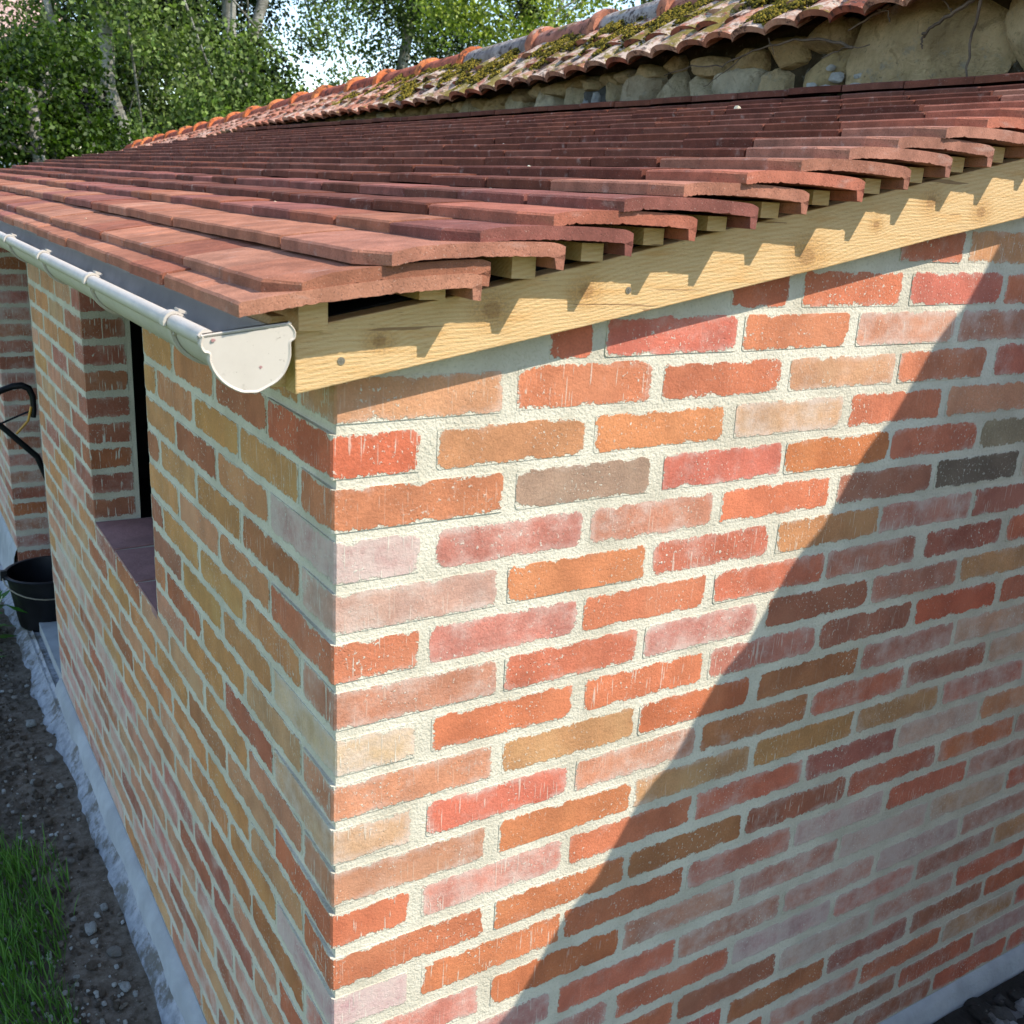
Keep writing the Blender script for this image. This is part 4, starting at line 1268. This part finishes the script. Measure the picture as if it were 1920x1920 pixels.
def leaves(ells, size, cols, spread=.16, droop=0.0, per=26, seed=1):
    r_ = np.random.RandomState(seed)
    C_ = []; K_ = []
    for (cx, cy, cz, rx, ry, rz_, n) in ells:
        nc = max(1, n // per)
        d = r_.normal(size=(nc, 3)); d /= np.linalg.norm(d, axis=1)[:, None]
        rad = r_.uniform(.15, 1, nc) ** (1 / 2.2)
        cen = np.array([cx, cy, cz]) + d * rad[:, None] * np.array([rx, ry, rz_])
        ph = r_.uniform(0, 6.28, 3)
        big = .5 + .5 * np.sin(cen[:, 0] * 3.1 / size * .06 + ph[0]) * np.sin(cen[:, 2] * 4.3 / size * .06 + ph[1]) + .25 * np.sin(cen[:, 0] * 9 + cen[:, 2] * 7 + ph[2])
        tone = np.clip(.55 * r_.uniform(0, 1, nc) ** 1.6 + .55 * big ** 1.6, 0, 1)  # tone paints sunlit clumps and dark gaps into the leaf colours
        p_ = np.repeat(cen, per, 0) + r_.normal(size=(nc * per, 3)) * spread * np.array([1, 1, .75])
        p_[:, 2] -= droop * r_.uniform(0, 1, nc * per) ** 2
        C_.append(p_); K_.append(np.repeat(tone, per) + r_.normal(size=nc * per) * .16)
    P0 = np.concatenate(C_); tone = np.clip(np.concatenate(K_), 0, 1); n = len(P0)
    a = r_.normal(size=(n, 3)); a[:, 2] -= .5; a /= np.linalg.norm(a, axis=1)[:, None]
    b = np.cross(a, r_.normal(size=(n, 3))); b /= np.linalg.norm(b, axis=1)[:, None]
    s = (size * r_.uniform(.7, 1.3, n))[:, None]
    P = np.stack([P0 - a * s * .5, P0 + b * s * .36, P0 + a * s * .55, P0 - b * s * .36], 1)
    c0, c1 = np.array(cols[0]), np.array(cols[1])
    col = c0 + (c1 - c0) * tone[:, None]
    return P, col

def tree(name, label, base, trunks, ells, size, cols, seed, spread=.16, droop=0, group=None, limbs=10):
    t = empty(name, base, label, 'tree', group)
    tk = MB()
    rr_ = random.Random(seed)
    for pts, rads in trunks: tk.tube(pts, rads, 10)
    main = trunks[0][0]
    for i in range(limbs):
        e = ells[i % len(ells)]
        a = Vector(main[-1]).lerp(Vector(main[max(0, len(main) - 2)]), rr_.random())
        b = Vector((e[0] + rr_.uniform(-.6, .6) * e[3], e[1] + rr_.uniform(-.6, .6) * e[4], e[2] + rr_.uniform(-.2, .7) * e[5]))
        mid = a.lerp(b, .5) + Vector((rr_.uniform(-.1, .1), rr_.uniform(-.1, .1), .12))
        tk.tube([a, mid, b], [.035, .022, .008], 6)
    tk.build('trunk', M['bark'], t, smooth=True)
    P, col = leaves(ells, size, cols, spread, droop, seed=seed)
    quads('crown', P, col, M['leaf'], t, [(0, 1, 2, 3)], 4, org=base)
    return t
GL = ((.012, .026, .004), (.25, .33, .09))
DK = ((.008, .018, .004), (.022, .045, .008))
MD = ((.007, .017, .003), (.13, .18, .045))
YL = ((.06, .10, .010), (.42, .46, .08))
BT = 'birch trees beyond the old wall'
tree('birch_tree', 'birch with forked leaning pale trunk at the left, beside the tiled house', (2.7, 13, -1.47),
     [([(2.72, 13, -1.5), (2.66, 13, .1), (2.52, 13, .85), (2.40, 13, 1.22), (2.43, 13, 1.7), (2.34, 13.1, 3.0), (2.5, 13.1, 6)], [.13, .115, .105, .10, .085, .07, .02]),
      ([(2.50, 13, .88), (2.12, 12.95, 1.35), (1.86, 12.95, 1.7), (1.78, 12.95, 2.1), (1.55, 13, 3.6)], [.06, .05, .045, .04, .02])],
     [(2.45, 12.6, 2.55, .50, .3, .75, 2600), (3.3, 13.9, 2.2, .8, .4, .6, 4200), (2.6, 13.7, 3.3, 1.5, .7, .8, 8000), (3.75, 12.9, 1.0, .5, .6, .55, 3600), (3.0, 12.8, 2.0, .45, .3, .4, 800), (4.3, 13.2, 1.55, .55, .5, .6, 3800), (3.2, 13.2, .55, .8, .5, .35, 2600), (2.0, 13.2, 4.8, 1.9, 1.2, 1.2, 7000), (3.6, 13.3, 4.6, 1.8, 1.2, 1.3, 8000)],
     .062, GL, 3, .15, .12, BT)
tree('broadleaf_tree', 'dense dark green tree in front of the tiled house, far left', (1.3, 11, -1.47),
     [([(1.3, 11, -1.5), (1.32, 11, .0), (1.25, 11, 1.0)], [.10, .085, .05])],
     [(1.15, 11.2, .85, .62, .5, .6, 5600), (1.75, 11.4, .45, .6, .5, .55, 5000), (.75, 11.2, .75, .30, .3, .35, 900), (1.55, 11.6, 1.35, .55, .4, .35, 3400), (1.0, 11.3, .15, .5, .4, .3, 1100), (1.85, 11.8, .9, .25, .4, .5, 1800)],
     .055, ((.007, .020, .002), (.07, .115, .012)), 5, .12)
tree('birch_tree', 'twin stemmed birch whose two pale stems rise side by side against dark foliage', (5.55, 18, -1.47),
     [([(5.50, 18, -1.5), (5.46, 18, 2.0), (5.48, 18, 3.6), (5.5, 18.1, 8)], [.13, .12, .115, .05]),
      ([(5.50, 18.1, -1.5), (5.62, 18.1, 1.2), (5.74, 18.1, 2.07), (6.12, 18.1, 3.25), (6.5, 18.2, 7)], [.12, .11, .10, .095, .03])],
     [(4.5, 18.8, 3.4, .8, .4, .5, 2200), (6.9, 18.9, 4.6, 1.2, .6, .9, 3600), (8.0, 19.2, 3.75, .75, .4, .75, 2600), (7.4, 19.2, 3.0, .3, .3, .5, 700), (8.2, 19.4, 2.2, .6, .3, .22, 500), (7.75, 19.2, 2.85, .5, .3, .3, 420), (5.2, 18, 5.4, 2.2, 1.2, 1.2, 7000), (4.6, 17.4, .95, .95, .5, .42, 4200), (5.6, 17.4, 1.25, .45, .4, .35, 2200)],
     .07, GL, 8, .17, .1, BT)
tree('conifer_tree', 'very dark tree mass standing behind the twin stemmed birch', (5.6, 20.6, -1.47),
     [([(5.6, 20.6, -1.5), (5.6, 20.6, 3), (5.6, 20.6, 7)], [.2, .17, .06])],
     [(5.2, 20.8, 1.8, 2.0, .7, 1.3, 12000), (5.7, 20.8, 4.2, 1.9, .8, 1.9, 15000), (7.0, 20.5, 1.55, .75, .6, .75, 4200), (3.7, 20.8, 2.6, 1.2, .7, 1.9, 8000), (5.4, 20.8, 7.5, 2.0, 1.2, 2.2, 6000)],
     .085, DK, 13, .2)
tree('bushy_tree', 'mid green tree filling the gap between leaning birch and twin stemmed birch', (3.9, 16, -1.47),
     [([(3.9, 17, -1.5), (3.9, 17, 1.5), (3.8, 17, 4)], [.09, .07, .03])],
     [(3.4, 16.4, 2.4, 1.0, .6, 1.0, 5600), (3.9, 16.4, .9, 1.3, .5, .8, 7000), (3.2, 16.4, 4.0, 1.5, .8, .9, 6500), (2.2, 16.6, 1.5, .9, .5, 1.2, 5600)],
     .07, MD, 17, .17)
tree('birch_tree', 'tall loose birch right of the patch of open sky, pale stem half hidden', (9.8, 20, -1.47),
     [([(9.6, 20, -1.5), (9.72, 20, 2.6), (9.92, 20, 3.8), (10.1, 20.1, 8)], [.14, .115, .10, .03])],
     [(9.4, 19.7, 4.0, 1.0, .6, .75, 3600), (10.3, 20, 3.6, .95, .7, .75, 3600), (11.1, 20.2, 3.4, .8, .6, .65, 2600), (9.1, 20, 3.0, .40, .4, .45, 700), (10.4, 20, 6, 2.2, 1.2, 1.5, 5200), (10.1, 20.3, 2.7, .8, .5, .35, 1300)],
     .075, MD, 23, .17, .2, BT)
tree('young_tree', 'bright yellow green sunlit tree just above the mossy wall cap', (8.9, 13.6, -1.47),
     [([(8.9, 13.6, -1.5), (8.9, 13.6, 1.6), (8.8, 13.7, 3.0)], [.09, .07, .03])],
     [(8.3, 13.6, 2.9, .85, .5, .65, 4200), (9.3, 13.7, 3.2, .85, .5, .6, 3600), (8.7, 13.8, 4.3, 1.5, .8, .7, 4200), (10.2, 13.9, 3.65, .7, .4, .35, 1300), (7.4, 13.8, 3.0, .5, .4, .6, 1500)],
     .062, YL, 29, .14, .1)
tree('young_tree', 'small green tree tuft above the cap, right of the yellow green tree', (11.6, 14, -1.47),
     [([(11.6, 14, -1.5), (11.6, 14, 1.8), (11.5, 14, 3.4)], [.08, .065, .03])],
     [(11.2, 14.1, 3.85, .8, .4, .45, 1500), (12.3, 14.1, 4.4, .8, .5, .5, 1600), (11.4, 14.2, 5.0, 1.3, .7, .6, 2400)],
     .062, MD, 31, .14, .1)

# turf beside the shed
def blades(n, seed, region, hgt, name, label):
    r_ = np.random.RandomState(seed)
    x = r_.uniform(-1.6, -.12, n); y = r_.uniform(-1.0, 5.5, n)
    keep = region(x, y, r_)
    x, y = x[keep], y[keep]; n = len(x)
    h = hgt * r_.uniform(.5, 1.25, n)
    an = r_.uniform(0, 2 * np.pi, n); lean = r_.uniform(.15, .9, n) * h
    # blades lean away from the wall more often than towards it
    dx, dy = np.cos(an) * lean - .01, np.sin(an) * lean + .012
    wx, wy = -np.sin(an) * .0016, np.cos(an) * .0016
    z = np.full(n, GZ - .012)
    def S(a, b, c): return np.stack([a, b, c], 1)
    P = np.stack([S(x - wx, y - wy, z), S(x + wx, y + wy, z), S(x + dx * .4 + wx * .9, y + dy * .4 + wy * .9, z + h * .62), S(x + dx * .4 - wx * .9, y + dy * .4 - wy * .9, z + h * .62),
                  S(x + dx + wx * .2, y + dy + wy * .2, z + h), S(x + dx - wx * .2, y + dy - wy * .2, z + h)], 1)
    t = r_.uniform(0, 1, n)[:, None]
    col = np.array([.045, .12, .014]) * (1 - t) + np.array([.13, .26, .04]) * t
    o = quads(name, P, col, M['grass'], None, [(0, 1, 2, 3), (3, 2, 4, 5)], 6, org=(-.6, 1.5, GZ))
    return tag(o, label, 'grass', kind='stuff')
def reg(x, y, r_):
    edge = -.215 - .05 * np.sin(y * 3.1 + 1) - .035 * np.sin(y * 7.7) 
    edge = np.where((y > 1.62) & (y < 2.05), edge - .06, edge)
    edge = np.where(y < .72, edge - .10, edge)
    d = edge - x
    return (d > 0) & (r_.uniform(0, 1, len(x)) < np.clip(.25 + d * 9, 0, 1)) & (x > -1.15)
blades(120000, 4, reg, .055, 'turf', 'short dark green turf growing beside the soil strip in the shade of the shed')

# weed by the bucket
random.seed(9)
wd = MB()
for i in range(90):
    x = -.155 + random.gauss(0, .045); y = 3.05 + random.gauss(0, .16); z = GZ + random.uniform(.02, .20)
    a = random.uniform(0, 6.28); s = random.uniform(.02, .042)
    d1 = Vector((math.cos(a), math.sin(a), random.uniform(-.5, .5))) * s; d2 = Vector((-math.sin(a), math.cos(a), random.uniform(-.3, .3))) * s * .42
    c = Vector((x, y, z))
    wd.add([c - d1, c + d2, c + d1, c - d2], [(0, 1, 2, 3)], col=(.03 + .03 * random.random(), .10 + .06 * random.random(), .015, 0))
WD = empty('weed', (-.155, 3.05, GZ), 'leafy green weed growing left of the black bucket', 'plant')
wd.build('leaves', M['grass'], WD)
ws = MB()
for i in range(9):
    a = random.uniform(0, 6.28); ws.tube([(-.155, 3.05, GZ - .02), (-.155 + .03 * math.cos(a), 3.05 + .06 * math.sin(a), GZ + .1), (-.155 + .06 * math.cos(a), 3.05 + .15 * math.sin(a), GZ + .18)], [.003, .002, .001], 5)
ws.build('stem', M['grass'], WD)

# ------------------------------------------------------------------ bucket and tool in the doorway
BK = empty('bucket', (.06, 2.98, GZ + .018), 'black plastic builder\'s bucket on the threshold of the shed doorway', 'bucket')
mb = MB(); V = []; F = []; nn = 36
prof = [(.0, .0), (.105, .0), (.112, .006), (.138, .20), (.144, .232), (.152, .235), (.154, .243), (.149, .246), (.140, .244), (.136, .225), (.108, .012), (.0, .010)]
for r_, z in prof:
    for j in range(nn):
        a = 2 * math.pi * j / nn
        V.append((.06 + r_ * math.cos(a), 2.98 + r_ * math.sin(a), GZ + .049 + z * .88))
for i in range(len(prof) - 1):
    for j in range(nn): F.append((i * nn + j, i * nn + (j + 1) % nn, (i + 1) * nn + (j + 1) % nn, (i + 1) * nn + j))
mb.add(V, F); smooth_by_angle(mb.build('pail', M['plastic'], BK), 50)
for sg in (-1, 1):
    mb = MB(); mb.prism([(.06 + sg * .150 - .013, GZ + .245), (.06 + sg * .150 + .013, GZ + .245), (.06 + sg * .150 + .010, GZ + .282), (.06 + sg * .150 - .010, GZ + .282)], 'y', 2.984, 2.968)
    mb.build('lug', M['plastic'], BK)
mb = MB()
mb.tube([(.06 + .156 * math.cos(a), 2.98 - .02 - .152 * math.sin(a), GZ + .255 - .05 * math.sin(a)) for a in [math.pi * i / 14 for i in range(15)]], .0028, 6)
mb.build('handle', M['steel'], BK)
TL = empty('garden_tool', (.16, 2.9, GZ + .018), 'black tubular tool with a yellow stay leaning in the shed doorway', 'tool')
mb = MB()
mb.tube([(-.13, 2.86, -.545), (-.085, 2.88, -.515), (-.045, 2.9, -.498), (-.01, 2.9, -.486), (.020, 2.9, -.484), (.042, 2.9, -.496), (.052, 2.9, -.525), (.052, 2.9, -.572), (.048, 2.9, -.60)], [.010, .0105, .011, .0115, .012, .012, .011, .010, .009], 10)
smooth_by_angle(mb.build('grip', M['plastic'], TL), 60)
mb = MB(); mb.tube([(-.16, 2.86, -.545), (-.06, 2.9, -.622), (.05, 2.9, -.745), (.10, 2.92, -.90), (.14, 2.92, -1.2), (.16, 2.92, GZ + .03)], [.009, .010, .011, .011, .010, .010], 8)
mb.build('shaft', M['plastic'], TL)
mb = MB(); mb.tube([(.044, 2.895, -.560), (.030, 2.895, -.610), (-.012, 2.895, -.655)], .0045, 8)
mb.build('stay', M['yellow'], TL)
mb = MB(); mb.tube([(.044, 2.9, -.575), (.0, 2.9, -.592), (-.07, 2.89, -.618)], .004, 6); mb.build('rod', M['plastic'], TL)

# ------------------------------------------------------------------ house behind the trees, far left
HS = empty('tiled_house', (-.5, 26, -1.47), 'cream house with pale pinkish tiled roof behind the trees, far left', 'house')
hx0, hx1, hy = -7.0, 4.0, 26.0
mb = MB(); mb.box((hx0, hy, -1.5), (hx1, hy + 6, 1.55)); mb.build('wall', M['cream'], HS)
M['hroof'] = mat_attr('pinkish_roof', .9, .1, .2, 4, 0, 1)
mb = MB(); nrow = 26
random.seed(3)
for i in range(nrow):
    y0 = hy - .3 + i * .125; z0 = 1.50 + i * .135
    f = random.uniform(.9, 1.08)
    x = hx0 - .3
    while x < hx1 + .35:
        f2 = f * random.uniform(.88, 1.1)
        mb.add([(x, y0, z0 + .02), (x + .236, y0, z0 + .02), (x + .236, y0 + .14, z0 + .155), (x, y0 + .14, z0 + .155), (x, y0, z0 - .012), (x + .236, y0, z0 - .012)], [(0, 1, 2, 3), (4, 5, 1, 0)], col=(.46 * f2, .31 * f2, .27 * f2, 0))
        x += .24
tag(mb.build('roof', M['hroof'], HS), kind=None)
mb = MB(); mb.prism([(hy - .28, 1.40), (hy + 3.1, 5.0), (hy + 6.3, 1.4)], 'x', hx0 - .28, hx1 + .3); mb.build('gable', M['cream'], HS)
mb = MB(); mb.tube([(hx0 - .3, hy - .36, 1.47), (hx1 + .35, hy - .36, 1.47)], .06, 8); mb.build('gutter', M['white'], HS)
mb = MB(); mb.box((hx0, hy - 1.6, .20), (2.95, hy - 1.2, .34)); mb.build('canopy_edge', M['white'], HS)
mb = MB(); mb.box((hx0, hy - 1.59, -1.5), (2.9, hy - .004, .195)); mb.build('porch', M['cream'], HS)
mb = MB(); mb.box((1.1, hy - .03, .3), (2.0, hy + .05, 1.25)); wi = mb.build('window', M['plastic'], HS)
mb = MB(); mb.box((1.02, hy - .05, .22), (1.10, hy + .04, 1.33)); mb.box((2.0, hy - .05, .22), (2.08, hy + .04, 1.33)); mb.box((1.52, hy - .05, .3), (1.58, hy + .04, 1.25)); mb.box((1.1, hy - .05, 1.25), (2.0, hy + .04, 1.33)); mb.box((1.1, hy - .05, .22), (2.0, hy + .04, .3)); mb.build('frame', M['white'], wi)

# ------------------------------------------------------------------ unseen outbuilding added right of the camera, shaped to cast the slanting shade
NB = empty('unseen_shade_outbuilding', (2.2, -1.8, -1.47), 'added unseen white outbuilding with steep tiled verge, shaped to shade the right of the gable', 'building')
SD = SUN / -SUN.y            # per metre towards -y
D_ = 0.64
ex, ez_ = SD.x * D_, SD.z * D_
A0 = Vector((0.265 + ex, -D_, -0.935 + ez_)); A1 = Vector((1.135 + ex, -D_, .204 + ez_))
sl_ = (A1.z - A0.z) / (A1.x - A0.x)
def ln(x): return A0.z + sl_ * (x - A0.x)
x_e, x_r = A0.x - .16, 1.95
dx_ = x_r - x_e
nrm = Vector((-sl_, 0, 1)).normalized()
mb = MB(); mb.prism([(x_e + .03, ln(x_e + .03) - .035), (x_r, ln(x_r) - .035), (2 * x_r - x_e, ln(x_e) - .035), (2 * x_r - x_e, ln(x_e) - .08), (x_r, ln(x_r) - .10), (x_e + .03, ln(x_e + .03) - .09)], 'y', -D_ - .012, -2.1)
mb.build('roof', M['black'], NB)
RO = NB.children[0]
mb = MB(); wx0 = x_e + .16
mb.prism([(wx0, -1.6), (2 * x_r - wx0, -1.6), (2 * x_r - wx0, ln(wx0) - .092), (x_r, ln(x_r) - .112), (wx0, ln(wx0) - .092)], 'y', -D_ - .05, -2.0)
mb.build('wall', M['lw'], NB)  # near-white so the wall bounces light onto the shaded gable
# verge tiles with rounded tails, each lapping the one below
L_ = .215; tl = Vector((1, 0, sl_)).normalized(); nv = int(dx_ / tl.x / L_)
for i in range(nv + 1):
    a = A0 + tl * (-.20 + i * L_ + .05)
    if (a + tl * L_).x > x_r: break
    pts = []
    K = 14
    for k in range(K + 1):
        t = k / K
        bulge = .026 * math.sin(math.pi * min(1, t * 1.0)) ** .8 - .016
        q = a + tl * (L_ * t) + nrm * bulge
        pts.append((q.x, q.z))
    b1 = a + tl * L_ - nrm * .05; b0 = a - nrm * .05
    pts += [(b1.x, b1.z), (b0.x, b0.z)]
    m_ = MB(); m_.prism(pts, 'y', -D_ - .014, -D_ - .0 ); 
    m_.prism([(p[0] + .0, p[1] - .0) for p in pts], 'y', -D_ - .26, -D_ - .0145)
    m_.build('verge_tile', M['cap'], RO).data
for o_ in RO.children:
    ca = o_.data.color_attributes['Col']; ca.data.foreach_set('color', [.36, .15, .10, .2] * len(ca.data))
m_ = MB()
for i in range(nv + 2):
    a = A0 + tl * (-.20 + i * L_ + .05)
    if a.x > x_r: break
    b = a + tl * min(L_ + .04, max(.01, (x_r - a.x) / tl.x))
    m_.prism([(a.x, a.z - .02), (b.x, b.z - .045), (b.x, b.z - .03), (a.x, a.z + .0)], 'y', -D_ - .262, -2.1, col=(.34, .15, .10, .2))
    m_.prism([(2 * x_r - p, q) for p, q in ((a.x, a.z - .02), (b.x, b.z - .045), (b.x, b.z - .03), (a.x, a.z))][::-1], 'y', -D_ - .0, -2.1, col=(.34, .15, .10, .2))
tag(m_.build('tile_courses', M['cap'], RO), kind='stuff')
